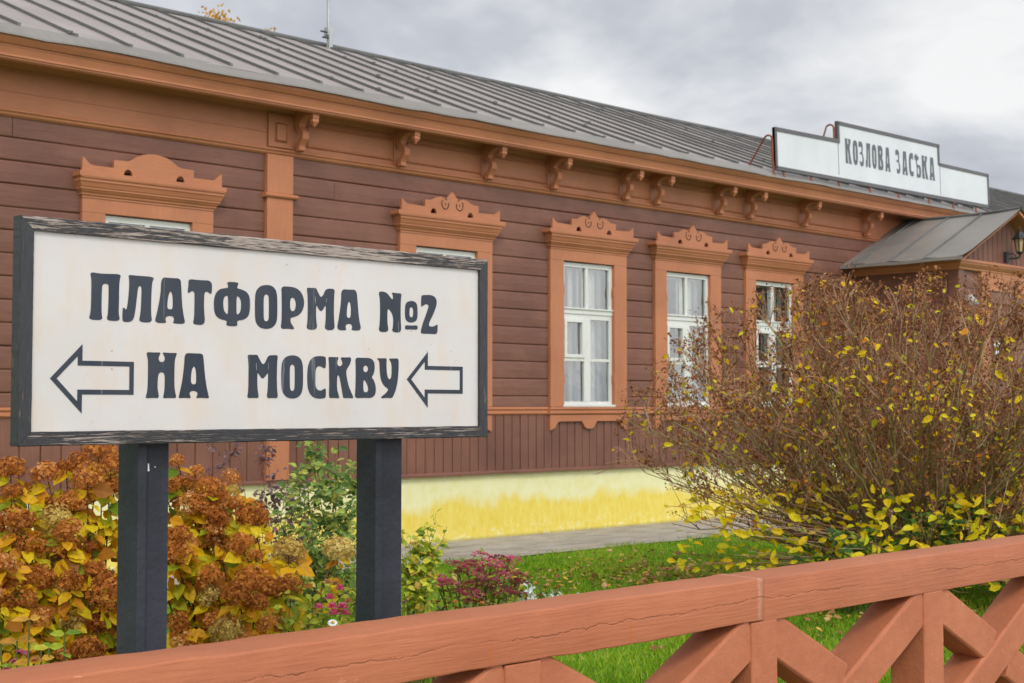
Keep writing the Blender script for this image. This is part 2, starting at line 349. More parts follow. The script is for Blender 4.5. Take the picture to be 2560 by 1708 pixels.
GLYPH={'pe':'32,999 293,981 532,982 999,998 957,886 941,723 942,399 934,172 986,0 551,1 608,161 617,725 584,769 500,776 429,757 399,700 393,154 443,3 0,5 68,159 78,686 70,862',
'el':'168,999 438,989 999,989 920,868 902,607 897,216 942,11 508,14 573,205 595,724 568,772 526,778 479,744 452,589 414,329 369,118 311,36 191,0 48,4 0,34 3,250 12,299 66,301 74,269 105,262 138,287 171,449 202,740 199,901',
'a':'207,998 500,990 827,999 850,777 881,408 934,175 999,1 578,4 631,65 612,148 489,168 362,143 344,72 394,4 0,0 86,229 188,615;505,711 568,630 582,497 579,347 548,309 438,308 400,349 410,491 444,642',
'te':'35,999 425,985 999,998 989,695 903,706 807,745 712,733 675,672 672,334 732,0 218,1 284,154 290,660 264,723 179,740 102,712 41,685 0,709 35,836',
'ef':'348,997 679,999 637,910 629,861 740,846 889,802 976,701 999,563 990,353 938,228 811,153 626,129 660,0 332,0 372,119 201,138 66,201 9,327 0,549 39,705 142,813 277,847 385,858 384,913;389,685 394,266 335,272 265,355 249,527 268,631 320,677;614,683 678,677 738,602 750,446 724,324 661,269 614,284',
'o':'502,999 763,984 933,892 992,742 999,271 945,138 777,36 517,0 239,24 65,117 7,245 0,711 60,862 243,966;497,787 587,767 618,702 625,261 588,195 507,174 421,191 387,255 380,695 412,761',
'er':'15,994 448,999 700,966 899,865 999,702 993,565 905,425 744,332 493,280 411,264 423,158 568,45 568,6 283,15 0,0 50,225 42,786;494,749 595,718 643,632 641,515 581,445 498,425 427,446 397,507 392,643 423,726',
'em':'5,984 140,978 327,993 386,898 488,771 575,818 676,990 991,999 957,805 955,310 999,15 626,7 677,261 674,596 636,570 564,473 491,445 427,488 368,564 331,572 328,288 385,6 0,0 47,200 47,765;311,832 286,756 298,659 342,586 321,669 309,753;687,793 710,745 693,675 662,605 676,675 687,744',
'a2':'181,987 482,990 793,999 840,646 895,284 999,13 575,8 632,84 591,153 473,166 365,137 349,66 397,3 0,0 87,298 167,662;485,710 546,656 570,536 562,354 522,308 438,306 394,348 402,510 435,652',
'nn':'0,994 231,999 374,962 609,791 626,905 561,996 770,980 999,989 953,814 948,336 994,5 578,11 631,161 637,368 557,500 412,592 377,525 379,236 442,7 7,0 66,227 72,781',
'oo':'490,999 809,958 976,812 999,243 847,67 495,0 152,46 0,211 3,777 160,934;498,708 611,678 658,573 646,345 600,268 494,238 395,269 341,354 353,600 392,677',
'bar':'0,906 477,850 998,999 999,53 478,107 1,0',
'two':'33,966 181,987 578,999 804,967 940,875 930,747 756,530 508,311 459,225 533,191 783,200 998,265 999,173 970,2 535,10 0,0 14,89 112,260 333,519 456,692 440,744 306,762 133,715 35,680 10,743 24,891',
'en':'2,995 216,989 456,997 451,965 400,893 401,828 450,790 504,787 566,796 608,844 594,909 534,979 544,999 758,988 993,995 984,955 930,850 920,667 920,276 948,146 999,0 774,6 564,2 564,27 606,170 611,455 590,533 541,561 454,560 401,524 376,401 373,195 440,1 213,7 0,0 7,32 61,193 66,784 46,874',
'a3':'181,999 478,994 777,997 809,865 855,521 919,243 999,31 993,2 782,10 582,6 586,32 625,102 590,148 480,168 382,150 343,108 387,29 380,0 196,9 1,2 0,34 103,355 166,723;482,712 532,676 564,570 573,373 548,313 448,308 394,345 387,450 414,634',
'em2':'6,991 172,988 319,998 368,917 483,774 566,804 674,989 829,996 984,999 959,850 949,535 959,220 999,3 817,7 625,2 665,218 672,571 645,578 559,483 489,446 427,489 350,574 322,577 320,371 333,185 383,1 194,8 0,0 41,152 46,679 33,864;308,873 272,775 290,667 330,589 308,675 291,776;649,888 696,783 680,673 650,594 666,680 678,782',
'o2':'493,999 744,979 918,896 993,748 999,278 928,121 757,27 507,0 258,29 80,126 7,272 0,736 69,884 244,969;496,786 584,762 616,697 616,260 582,201 511,174 426,197 388,259 382,694 409,760',
'es':'645,999 902,990 994,967 990,728 906,708 758,749 612,764 485,731 432,643 429,327 474,248 584,198 730,189 875,226 967,242 997,218 999,44 915,12 659,0 368,23 150,105 22,262 0,545 33,750 157,901 355,978',
'ka':'0,991 191,987 399,995 392,949 347,867 366,793 460,767 554,804 561,870 499,959 499,989 701,988 877,999 904,942 870,842 717,691 709,593 801,297 999,31 986,2 790,9 615,4 588,41 490,393 441,524 395,563 350,523 345,229 440,29 432,0 227,8 36,2 52,292 40,666 28,878',
've':'16,997 319,994 674,999 836,959 935,859 936,691 872,589 791,520 889,454 988,320 999,168 941,66 779,4 360,9 0,0 39,230 50,731;504,812 595,788 628,729 596,661 506,639 419,660 392,726 424,789;437,455 534,401 632,267 632,183 568,149 455,149 404,199 398,416',
'u':'0,987 221,987 436,994 422,842 439,623 494,506 574,464 644,507 675,626 667,845 619,912 529,987 762,990 997,999 999,748 959,442 864,205 737,44 673,5 450,12 197,0 196,42 354,101 497,186 512,236 321,303 178,436 123,620 105,821 89,921 0,962',
'ze':'0,971 285,999 653,985 836,888 843,672 708,550 860,456 999,317 965,118 800,26 535,0 274,21 196,108 161,223 336,176 546,169 729,217 719,397 567,485 252,487 148,510 203,548 436,566 575,607 616,753 482,793 218,773 6,738',
'yat':'139,999 413,981 395,918 693,916 646,729 535,752 402,753 413,541 749,551 933,484 999,313 966,97 834,6 260,0 345,218 304,583 238,744 0,739 129,805 4,826 9,914 172,914;446,446 632,437 724,355 717,200 654,138 468,147'}
SIGN_LETTERS=[('pe', [2.0776, 2.1853, 1.9146, 2.0625]), ('el', [2.1917, 2.3022, 1.9126, 2.0625]), ('a', [2.3035, 2.4161, 1.9146, 2.0622]), ('te', [2.4225, 2.5137, 1.9144, 2.0625]), ('ef', [2.5211, 2.662, 1.9149, 2.0623]), ('o', [2.6808, 2.7711, 1.9099, 2.0608]), ('er', [2.785, 2.8818, 1.9126, 2.0602]), ('em', [2.8918, 3.0149, 1.9148, 2.0636]), ('a2', [3.0225, 3.1325, 1.9179, 2.0655]), ('nn', [3.2096, 3.318, 1.9182, 2.0659]), ('oo', [3.3339, 3.3943, 1.9577, 2.0393]), ('bar', [3.3344, 3.3945, 1.931, 1.9497]), ('two', [3.4103, 3.4924, 1.9186, 2.0658]), ('en', [2.276, 2.386, 1.6746, 1.8213]), ('a3', [2.3946, 2.5056, 1.6748, 1.8214]), ('em2', [2.6524, 2.7769, 1.6759, 1.8229]), ('o2', [2.7893, 2.8796, 1.6745, 1.8246]), ('es', [2.897, 2.9768, 1.6749, 1.8246]), ('ka', [2.9861, 3.0974, 1.6769, 1.8235]), ('ve', [3.1035, 3.199, 1.6776, 1.823]), ('u', [3.2052, 3.3046, 1.6776, 1.8245])]
BOARD_LETTERS=[('ka', 17.893, 18.059), ('o2', 18.099, 18.224), ('ze', 18.256, 18.385), ('el', 18.439, 18.576), ('o2', 18.615, 18.735), ('ve', 18.776, 18.92), ('a3', 18.979, 19.118), ('ze', 19.279, 19.404), ('a3', 19.468, 19.618), ('es', 19.662, 19.791), ('yat', 19.826, 20.019), ('ka', 20.045, 20.23), ('a3', 20.279, 20.433)]
HEADS=[[(2.79, 6.16, 1.37, 0.049, 0), (3.0, 6.24, 1.34, 0.064, 0), (3.08, 6.21, 1.37, 0.036, 0), (3.18, 6.3, 1.39, 0.037, 0), (3.31, 6.33, 1.42, 0.06, 0), (3.26, 6.12, 1.37, 0.044, 0), (3.11, 6.06, 1.32, 0.064, 0), (3.29, 6.27, 1.26, 0.059, 0), (3.27, 6.1, 1.27, 0.044, 0), (2.76, 6.07, 1.27, 0.051, 0), (2.94, 6.31, 1.26, 0.043, 0), (3.07, 6.11, 1.21, 0.064, 0), (3.05, 6.2, 1.18, 0.057, 0), (2.77, 6.05, 1.15, 0.065, 0), (2.97, 6.09, 1.13, 0.056, 1), (2.94, 5.91, 1.1, 0.055, 0), (2.82, 6.0, 1.04, 0.055, 0), (2.77, 6.1, 1.06, 0.062, 0), (2.89, 5.95, 1.01, 0.055, 0), (3.02, 6.04, 1.02, 0.042, 0), (3.11, 6.01, 1.01, 0.032, 0), (2.59, 5.76, 0.99, 0.052, 0), (2.74, 5.95, 0.93, 0.054, 0), (2.81, 5.88, 0.91, 0.067, 0), (2.6, 5.77, 0.91, 0.058, 0), (2.85, 5.69, 0.9, 0.046, 0), (2.9, 5.9, 0.84, 0.041, 1), (2.68, 5.76, 0.84, 0.055, 0), (2.74, 5.77, 0.75, 0.043, 0), (2.92, 5.79, 0.7, 0.054, 1), (3.0, 5.74, 0.7, 0.054, 0), (3.17, 5.97, 0.86, 0.042, 0), (2.87, 5.56, 0.63, 0.058, 0), (2.82, 5.66, 0.6, 0.039, 0), (2.59, 5.73, 0.83, 0.045, 0), (2.77, 6.31, 1.29, 0.056, 0), (2.69, 6.14, 1.12, 0.055, 0), (2.55, 5.8, 1.02, 0.052, 0), (2.48, 5.67, 0.88, 0.05, 0)], [(3.53, 5.99, 1.39, 0.044, 0), (3.73, 6.16, 1.32, 0.046, 0), (3.5, 5.96, 1.28, 0.044, 0), (3.61, 6.02, 1.27, 0.045, 0), (3.66, 5.9, 1.25, 0.059, 0), (3.57, 5.92, 1.19, 0.066, 0), (3.64, 5.84, 1.14, 0.073, 0), (3.4, 5.75, 1.06, 0.057, 0), (3.38, 5.77, 0.99, 0.042, 0), (3.48, 5.79, 1.01, 0.043, 0), (3.69, 5.9, 1.0, 0.059, 0), (3.53, 5.69, 0.86, 0.057, 0), (3.54, 5.71, 0.78, 0.057, 1), (3.31, 5.59, 0.69, 0.048, 0), (3.32, 5.57, 0.62, 0.055, 0), (3.47, 6.08, 1.34, 0.052, 0), (3.29, 5.82, 1.21, 0.049, 0), (3.31, 5.86, 1.0, 0.057, 0), (3.93, 6.14, 1.29, 0.047, 0), (3.91, 6.09, 1.23, 0.035, 1), (3.7, 5.93, 1.18, 0.074, 0), (3.81, 5.97, 1.16, 0.06, 0), (3.82, 5.79, 1.13, 0.059, 0), (3.75, 5.96, 1.11, 0.045, 0), (3.65, 5.84, 1.07, 0.059, 0), (3.7, 5.7, 1.0, 0.058, 0), (3.71, 5.59, 0.96, 0.043, 0)], [(3.94, 5.65, 0.96, 0.07, 1), (4.26, 5.69, 0.94, 0.061, 1), (3.4, 5.26, 0.84, 0.053, 0), (3.65, 5.51, 0.84, 0.063, 0), (3.64, 5.38, 0.83, 0.062, 0), (3.49, 5.25, 0.8, 0.06, 0), (3.7, 5.35, 0.84, 0.056, 0), (3.85, 5.5, 0.82, 0.043, 0), (3.69, 5.4, 0.68, 0.077, 0), (3.47, 5.14, 0.72, 0.04, 0), (3.37, 5.28, 0.68, 0.066, 1), (3.32, 5.06, 0.65, 0.052, 0), (3.65, 5.26, 0.59, 0.055, 0)]]
SKYLOC=(23,1,0); BACKG=1.9; SUN_E=1.4; EXPO=0.06
# ------------------------------------------------------------------ setting: ground
GZ = .09
D = 12.1                      # plane of the station wall
mb = MB(); mb.add([(-400,-400,GZ),(400,-400,GZ),(400,400,GZ),(-400,400,GZ)],[(0,1,2,3)])
tag(mb.build('lawn', M['lawn']), kind='structure')
mb = MB(); n = 90; vs = []; fs = []
for i in range(n):
    x = 1 + i*.42; y0 = 10.60 + .10*mnoise.noise((x*.8,0,0)) + .05*mnoise.noise((x*3,5,0)) + (.25 if x < 9 else 0)*(9-x)*.3
    vs += [(x,y0,GZ+.012),(x,12.2,GZ+.035)]
for i in range(n-1): fs.append((2*i,2*i+2,2*i+3,2*i+1))
mb.add(vs,fs); tag(mb.build('path', M['path']), kind='structure')
mb = MB(); mb.box(-60,60,-40,2.45,GZ-.05,GZ+.05); tag(mb.build('platform_pavement', plain('grey_platform_paving',(.34,.33,.31,1),.9,0,.4,25,.2)), kind='structure')

# ------------------------------------------------------------------ station building
st = thing('station_building', 'long brown plank station house with ochre carved trim and a grey metal roof', 'building')
WX0, WX1 = 2.6, 40.
WIN = [6.79, 10.53, 12.87, 14.81, 16.75]
OW = .46; OZ0, OZ1 = 1.64, 3.42
FAR = []
def holes(z0,z1):
    if z1 < 1.66 or z0 > 3.40: return []
    return sorted((c-.5,c+.5) for c in WIN+FAR)
# horizontal planks, one mesh with real grooves
mb = MB(); h = .2055; z = 1.56
while z < 4.25:
    z1 = z+h; prof = [(0,.012),(.004,.001),(.014,-.006),(.10,-.011),(.185,-.007),(.200,-.001),(.2055,.012)]
    segs = []; x = WX0; hs = [q for q in holes(z,z1)]
    for a,b in hs: segs.append((x,a)); x = b
    segs.append((x,WX1))
    fin = []
    for a,b in segs:
        if b-a > 1.6 and R(0,1) < .55:
            c = R(a+.5,b-.5); fin += [(a,c-.0025),(c+.0025,b)]
        else: fin.append((a,b))
    for a,b in fin:
        nx = max(1,int((b-a)/.35)); vs = []; fs = []; ph = R(0,50)
        for i in range(nx+1):
            xx = a+(b-a)*i/nx
            for q,(dz,dy) in enumerate(prof):
                w = .010*mnoise.noise((xx*.7,z*5,0)) if q in (0,len(prof)-1) else .010*mnoise.noise((xx*.7,z*5,0))
                vs.append((xx, D+dy+.004*mnoise.noise((xx*1.3+ph,q*.6,z)), z+dz*1.0+w*(.6)))
        k = len(prof)
        for i in range(nx):
            for q in range(k-1): fs.append((i*k+q,(i+1)*k+q,(i+1)*k+q+1,i*k+q+1))
        mb.add(vs,fs)
    z = z1
mb.box(WX0,WX1,D+.031,D+.05,3.44,4.70); 
for a,b in zip([WX0]+[c+.5 for c in sorted(WIN+FAR)],[c-.5 for c in sorted(WIN+FAR)]+[WX1]): mb.box(a,b,D+.03,D+.05,1.5,3.44)
mb.box(WX1,WX1+.1,D,20,GZ,4.7); mb.box(WX0-.1,WX0,D,20,GZ,4.7); mb.box(WX0,WX1,20,20.1,GZ,4.7)
mb.build('wall', M['brown'], st)
# vertical wainscot boards
mb = MB(); x = WX0
while x < WX1:
    w = .197 if x < 8.1 else .133
    j = R(-.004,.004)
    mb.prism([(x+.003,D+.012),(x+.008,D-.004+j),(x+w-.008,D-.004+j),(x+w-.003,D+.012)],'Z',.88,1.56)
    x += w
mb.box(WX0,WX1,D+.013,D+.03,.86,1.56)
mb.build('wainscot', M['brown_v'], st)
# worn skirting board over the plinth
mb = MB(); n = 160; vs=[]; fs=[]
for i in range(n+1):
    x = WX0+(WX1-WX0)*i/n; q = .007*mnoise.noise((x*1.1,3,0))+.004*mnoise.noise((x*5,9,0))
    vs += [(x,D+.01,.905),(x,D-.03,.900+q*.3),(x,D-.045,.885+q*.5),(x,D-.045,.862+q),(x,D+.03,.855+q)]
for i in range(n):
    for k in range(4): fs.append((i*5+k,i*5+k+1,i*5+k+6,i*5+k+5))
mb.add(vs,fs); mb.build('skirting_board', M['brown'], st)
mb = MB(); n = 120; vs=[]; fs=[]
for i in range(n+1):
    x = WX0+(WX1-WX0)*i/n
    for k,z in enumerate((0,.3,.6,.88)): vs.append((x,D+.015+.006*mnoise.noise((x*.9,z*2,4)),z))
for i in range(n):
    for k in range(3): fs.append((i*4+k,i*4+4+k,i*4+5+k,i*4+1+k))
mb.add(vs,fs); mb.build('plinth', M['plinth'], st, smooth=True)

# belt moulding
def belt_prof(p): return [(D+.02,1.635),(D-.02-p,1.635),(D-.035-p,1.625),(D-.035-p,1.610),(D-.018-p,1.600),(D-.018-p,1.590),(D-.028-p,1.580),(D-.028-p,1.560),(D-.010-p,1.545),(D+.02,1.54)]
mb = MB(); mb.prism(belt_prof(0),'X',WX0,WX1); mb.build('belt_moulding', M['trim'], st, fix=True)

# frieze: boards, mouldings, panels
mb = MB()
mb.box(WX0,8.10,D-.035,D+.03,4.245,4.425); mb.box(WX0,8.10,D-.033,D+.03,4.428,4.70)
mb.box(8.10,WX1,D-.03,D+.03,4.245,4.70)
mb.prism([(D+.02,4.275),(D-.05,4.275),(D-.06,4.262),(D-.06,4.252),(D-.045,4.240),(D-.04,4.222),(D-.02,4.205),(D+.02,4.20)],'X',WX0,WX1)
mb.build('frieze', M['trim'], st, fix=True)
BR = [8.46, 9.80, 11.10, 12.18, 13.48, 14.09, 15.40, 16.09, 17.40, 19.05]
def pframe(mb,x0,x1,z0,z1,y,w=.022,d=.018):
    a = [(x0,z0),(x1,z0),(x1,z1),(x0,z1)]; b = [(x0+w,z0+w),(x1-w,z0+w),(x1-w,z1-w),(x0+w,z1-w)]; m_ = [(x0+w*.5,z0+w*.5),(x1-w*.5,z0+w*.5),(x1-w*.5,z1-w*.5),(x0+w*.5,z1-w*.5)]
    vs = [(p[0],y,p[1]) for p in a]+[(p[0],y-d,p[1]) for p in m_]+[(p[0],y-.002,p[1]) for p in b]
    fs = []
    for i in range(4):
        j = (i+1)%4; fs += [(i,j,4+j,4+i),(4+i,4+j,8+j,8+i)]
    mb.add(vs,fs)
for a,b in zip(BR[:-1],BR[1:]):
    mb = MB(); x0,x1 = a+.13,b-.06
    pframe(mb,x0,x1,4.325,4.565,D-.03); mb.box(x0+.03,x1-.03,D-.034,D-.02,4.355,4.535)
    mb.build('frieze_panel', M['trim'], st)
mb = MB(); mb.box(8.11,8.41,D-.055,D-.01,4.285,4.62); pframe(mb,8.185,8.335,4.335,4.54,D-.055,.018,.022); mb.box(8.205,8.315,D-.070,D-.05,4.355,4.52)
mb.build('frieze_panel', M['trim_v'], st)
# crown moulding, soffit
mb = MB()
mb.prism([(11.575, 4.806), (11.585, 4.775), (11.61, 4.74), (11.63, 4.73), (11.63, 4.72), (11.635, 4.718), (11.655, 4.659), (11.655, 4.639), (11.667, 4.635), (11.667, 4.623), (11.685, 4.61), (11.735, 4.61), (11.735, 4.841)],'X',WX0-.4,WX1)
mb.build('crown_moulding', M['trim'], st, fix=True)
mb = MB(); mb.box(WX0-.4,WX1,11.735,D+.03,4.705,4.72)
mb.prism([(D-.03,4.704),(D-.11,4.704),(D-.11,4.685),(D-.09,4.67),(D-.06,4.655),(D-.05,4.635),(D-.03,4.625)],'X',8.5,WX1)
mb.prism([(D-.036,4.704),(D-.12,4.704),(D-.12,4.685),(D-.10,4.665),(D-.07,4.655),(D-.036,4.64)],'X',WX0,8.5)
mb.build('soffit', M['trim'], st, fix=True)

# scroll brackets under the eave
def bracket():
    mb = MB(); w = .037
    outer = [(-.03,4.70),(-.36,4.70),(-.36,4.62),(-.30,4.615),(-.235,4.60),(-.18,4.575),(-.15,4.545),(-.145,4.515),(-.175,4.485),(-.205,4.455),(-.215,4.42),(-.205,4.38),(-.17,4.34),(-.15,4.31),(-.145,4.27),(-.09,4.26),(-.075,4.285),(-.07,4.31),(-.10,4.345),(-.135,4.375),(-.15,4.41),(-.14,4.44),(-.10,4.465),(-.065,4.50),(-.03,4.52)]
    mb.prism([(D+y,z) for y,z in outer],'X',-w,w)
    mb.box(-.052,.052,D-.045,D-.027,4.25,4.69)
    mb.box(-.037,.037,D-.385,D-.315,4.565,4.702)
    c = (0,D-.35); q=.033
    vs = [(c[0]-q,c[1]-q*.8,4.565),(c[0]+q,c[1]-q*.8,4.565),(c[0]+q,c[1]+q*.8,4.565),(c[0]-q,c[1]+q*.8,4.565),(c[0]-q*1.15,c[1]-q,4.535),(c[0]+q*1.15,c[1]-q,4.535),(c[0]+q*1.15,c[1]+q,4.535),(c[0]-q*1.15,c[1]+q,4.535),(c[0],c[1],4.475)]
    mb.add(vs,[(0,1,5,4),(1,2,6,5),(2,3,7,6),(3,0,4,7),(4,5,8),(5,6,8),(6,7,8),(7,4,8)])
    return mb
b0 = bracket().build('eave_bracket', M['trim_v'], st, fix=True)
b0.location.x = BR[0]
for x in BR[1:]:
    c = copy_part(b0, st, 0); c.location.x = x

# corner pilaster
mb = MB()
mb.box(8.10,8.415,D-.055,D+.02,3.815,4.205)
vs = [(8.10,8.415,3.76),(8.10,8.415,3.33),(8.112,8.40,3.27),(8.12,8.392,3.22),(8.12,8.392,1.636)]
for (a,b,z),(a2,b2,z2) in zip(vs[:-1],vs[1:]):
    mb.add([(a,D-.055,z),(b,D-.055,z),(b2,D-.055,z2),(a2,D-.055,z2),(a,D+.02,z),(b,D+.02,z),(b2,D+.02,z2),(a2,D+.02,z2)],[(0,1,2,3),(0,3,7,4),(1,5,6,2)])
mb.box(8.12,8.392,D-.05,D+.02,.90,1.54)
t_ = [(D+.02,3.765)]+[(D-.055-.032*math.sin(math.pi*k/8),3.787-.026*math.cos(math.pi*k/8)) for k in range(9)]+[(D+.02,3.81)]
mb.prism(t_,'X',8.065,8.46)
mb.build('pilaster', M['trim_v'], st, fix=True)

# ------------------------------------------------------------------ windows
def window(arched):
    w = MB(); yb = D+.02
    # casing boards with chamfered stops
    for s in (-1,1):
        pts = [(.455,1.64),(.455,1.92),(.445,1.95),(.445,2.02),(.455,2.06),(.455,3.0),(.445,3.04),(.445,3.10),(.46,3.16),(.46,3.425),(.69,3.425),(.69,1.64)]
        w.prism([(s*a,b) for a,b in pts],'Y',D-.045,yb+.06)
    w.box(-.69,.69,D-.047,yb+.06,3.427,3.57)
    w.box(-.45,.45,D-.02,D+.10,1.636,1.655)
    return w.build('window', M['trim_v'], st, fix=True)
def cornice(parent, hw):
    w = MB(); w.stack(0,[(.695,D-.055,3.557),(.695,D-.055,3.575),(.71,D-.068,3.582),(.71,D-.072,3.602),(.715,D-.082,3.606),(.73,D-.098,3.628),(.735,D-.104,3.632),(.735,D-.104,3.648),(.738,D-.112,3.652),(.752,D-.128,3.69),(.757,D-.138,3.70),(.757,D-.138,3.724),(hw-.02,D-.15,3.728),(hw,D-.155,3.745),(hw,D-.155,3.785)],D+.015)
    return w.build('header_cornice', M['trim'], parent, fix=True)
def pediment(parent, arched):
    w = MB()
    if arched:
        half = [(.735,0),(.735,.125),(.715,.125),(.69,.10),(.66,.07),(.62,.062),(.42,.062),(.42,.135),(.28,.14),(.24,.155),(.19,.19),(.13,.218),(.06,.233),(0,.237)]
    else:
        half = [(.735,0),(.735,.13),(.715,.125),(.69,.10),(.65,.078),(.40,.072),(.40,.15),(.33,.152),(.28,.165),(.235,.19),(.17,.203),(.12,.19),(.09,.165),(.075,.172),(.085,.188),(0,.275)]
    out = [(-x,3.785+z) for x,z in half] + [(x,3.785+z) for x,z in reversed(half[:-1])]
    hs = []
    for c in (-.275,.275):
        hs.append([(c+.045*math.cos(math.pi*k/8), 3.79+.058*math.sin(math.pi*k/8)) for k in range(9)])
    y0,y1 = D-.125,D-.095
    loops = [out]+hs; allp = [p for l in loops for p in l]
    tri = tessellate_polygon([[Vector((x,z,0)) for x,z in l] for l in loops])
    n = len(allp); vs = [(x,y0,z) for x,z in allp]+[(x,y1,z) for x,z in allp]
    fs = [tuple(t) for t in tri]+[tuple(n+i for i in t) for t in tri]
    o = 0
    for l in loops:
        for i in range(len(l)): j=(i+1)%len(l); fs.append((o+i,o+j,n+o+j,n+o+i))
        o += len(l)
    w.add(vs,fs)
    if not arched:
        for q in (-1,1):
            c = (q*.105,3.785+.125); pts = []
            for k in range(15):
                a = math.radians(-200+k*17.5) if q > 0 else math.radians(20-k*17.5)
                r = .052+.010*k/14
                pts.append((c[0]+r*math.cos(a)*.9, D-.1265, c[1]+r*math.sin(a)))
            w.tube(pts,.0055,5,1); w.tube([(c[0],D-.130,c[1]),(c[0],D-.12,c[1])],.009,6,1,cap=True)
    ob = w.build('pediment', [M['trim'],M['groove_shade']], parent, fix=True)
    return ob
def sash(parent, name='window_frame', y=D+.002, full=True):
    w = MB(); y1 = y+.04
    w.box(-.46,-.405,y,y1,1.655,3.42); w.box(.405,.46,y,y1,1.655,3.42)
    w.box(-.405,.405,y,y1,3.36,3.42); w.box(-.025,.025,y+.003,y1,2.86,3.36)
    w.box(-.46,.46,y-.012,y1,2.785,2.86); w.box(-.46,.46,y-.03,y-.012,2.842,2.856)
    w.box(-.405,.405,y+.001,y1,2.72,2.785)
    w.box(-.055,.055,y-.004,y1,1.705,2.72)
    w.box(-.405,.405,y+.001,y1,1.655,1.705)
    w.box(-.405,-.055,y+.003,y1,2.20,2.245); w.box(.055,.405,y+.003,y1,2.20,2.235)
    # the small opening pane of the left leaf has a frame of its own
    for a,b,c,d in ((-.405,-.365,2.245,2.72),(-.095,-.055,2.245,2.72),(-.365,-.095,2.68,2.72),(-.365,-.095,2.245,2.285)): w.box(a,b,y-.012,y1-.005,c,d)
    w.box(-.47,.47,y-.05,y+.0,1.640,1.664)
    return w.build(name, M['white'], parent)
PANES = [(-.405,-.025,2.86,3.36),(.025,.405,2.86,3.36),(-.365,-.095,2.285,2.68),(.055,.405,2.235,2.72),(-.405,-.055,1.705,2.20),(.055,.405,1.705,2.20)]
def panes(parent):
    w = MB()
    for a,b,c,d in PANES:
        t = R(-.004,.004); u = R(-.004,.004)
        w.add([(a,D+.026+t,c),(b,D+.026-t,c),(b,D+.026-t+u,d),(a,D+.026+t+u,d)],[(0,1,2,3)])
    return w.build('pane', M['glass'], parent)
def apron(parent, wide):
    half = [(.69,1.54),(.69,1.355),(.655,1.365),(.60,1.39),(.585,1.425),(.55,1.455),(.51,1.462),(.13,1.462),(.125,1.44),(.105,1.425),(.09,1.395),(.05,1.372),(0,1.368)]
    w = MB(); w.prism([(-x,z) for x,z in half]+[(x,z) for x,z in reversed(half[:-1])],'Y',D-.04,D+.02)
    w.prism(belt_prof(.03),'X',-.715,.715)
    return w.build('apron', M['trim'], parent, fix=True)
def interior(parent):
    w = MB(); x0,x1,y0,y1,z0,z1 = -1.0,1.0,D+.12,D+1.6,.95,3.8
    w.add([(x0,y0,z0),(x1,y0,z0),(x1,y1,z0),(x0,y1,z0),(x0,y0,z1),(x1,y0,z1),(x1,y1,z1),(x0,y1,z1)],[(0,1,2,3),(4,5,6,7),(1,2,6,5),(2,3,7,6),(3,0,4,7)])
    w.box(-1,-.47,D+.105,D+.118,.95,3.8); w.box(.47,1,D+.105,D+.118,.95,3.8); w.box(-.47,.47,D+.105,D+.118,3.43,3.8); w.box(-.47,.47,D+.105,D+.118,.95,1.63)
    o = w.build('room', M['room'], parent)
    w = MB(); y = D+.165
    for a,b,c,d in ((-.44,-.385,1.66,3.41),(.385,.44,1.66,3.41),(-.385,.385,3.35,3.41),(-.385,.385,2.77,2.83),(-.04,.04,1.70,2.77),(-.02,.02,2.83,3.35),(-.385,.385,1.64,1.70)): w.box(a,b,y,y+.035,c,d)
    w.build('inner_frame', M['white'], parent)
    return o
def curtain(parent, spans, y=D+.225):
    w = MB()
    for x0,x1 in spans:
        n = 24; vs = []; fs = []
        for i in range(n+1):
            x = x0+(x1-x0)*i/n; yy = y+.010*math.sin(i*1.35)+.01*mnoise.noise((x*9,1,2))
            vs += [(x,yy,1.5),(x+.01*math.sin(i),yy+.02,3.42)]
        for i in range(n): fs.append((2*i,2*i+2,2*i+3,2*i+1))
        w.add(vs,fs)
    return w.build('curtain', M['curtain'], parent, smooth=True)
def move_tree(o, x):
    o.location.x += x
plain_win = window(False); cornice(plain_win,.80); pediment(plain_win,False); sash(plain_win); panes(plain_win); apron(plain_win,False); interior(plain_win)
plain_win.location.x = WIN[1]
curt = {1:[(-.45,-.1),(.12,.45)],2:[(-.10,-.0),(.16,.45),(-.43,-.30)],3:[(-.44,-.33),(.14,.45)],4:[(-.45,-.15),(.2,.45)]}
for i,x in list(enumerate(WIN))[2:]+list(enumerate(FAR,10)):
    c = copy_tree(plain_win, st); c.location.x = x
    if i in curt: curtain(c, curt[i])
curtain(plain_win, curt[1])
arch = window(True); cornice(arch,.77); pediment(arch,True); sash(arch); panes(arch); apron(arch,True); interior(arch); curtain(arch,[(-.45,.45)])
arch.location.x = WIN[0]

# ------------------------------------------------------------------ main roof
K_ = 1.0131
def rz(y): return 4.973+.405*(y-11.904)
RX0, RX1 = WX0-.5, WX1+.5; RY = 16.3
mb = MB(); nx = 150; ny = 8; vs=[]; fs=[]
for i in range(nx+1):
    x = RX0+(RX1-RX0)*i/nx
    for j in range(ny+1):
        y = 11.77+(RY-11.77)*j/ny
        sag = .018*mnoise.noise((x*.22,y*.3,1)) + .012*mnoise.noise((x*1.1,y*.9,5))
        if j == ny: sag = .022*mnoise.noise((x*.35,0,8))
        vs.append((x,y,rz(y)+sag))
for i in range(nx):
    for j in range(ny): a=i*(ny+1)+j; fs.append((a,a+ny+1,a+ny+2,a+1))
mb.add(vs,fs)
mb.add([(RX0,RY,rz(RY)),(RX1,RY,rz(RY)),(RX1,20.8,4.8),(RX0,20.8,4.8)],[(0,1,2,3)])
roof = mb.build('roof', M['roof'], st, smooth=False)
mb = MB(); x = 5.40-.5415*6
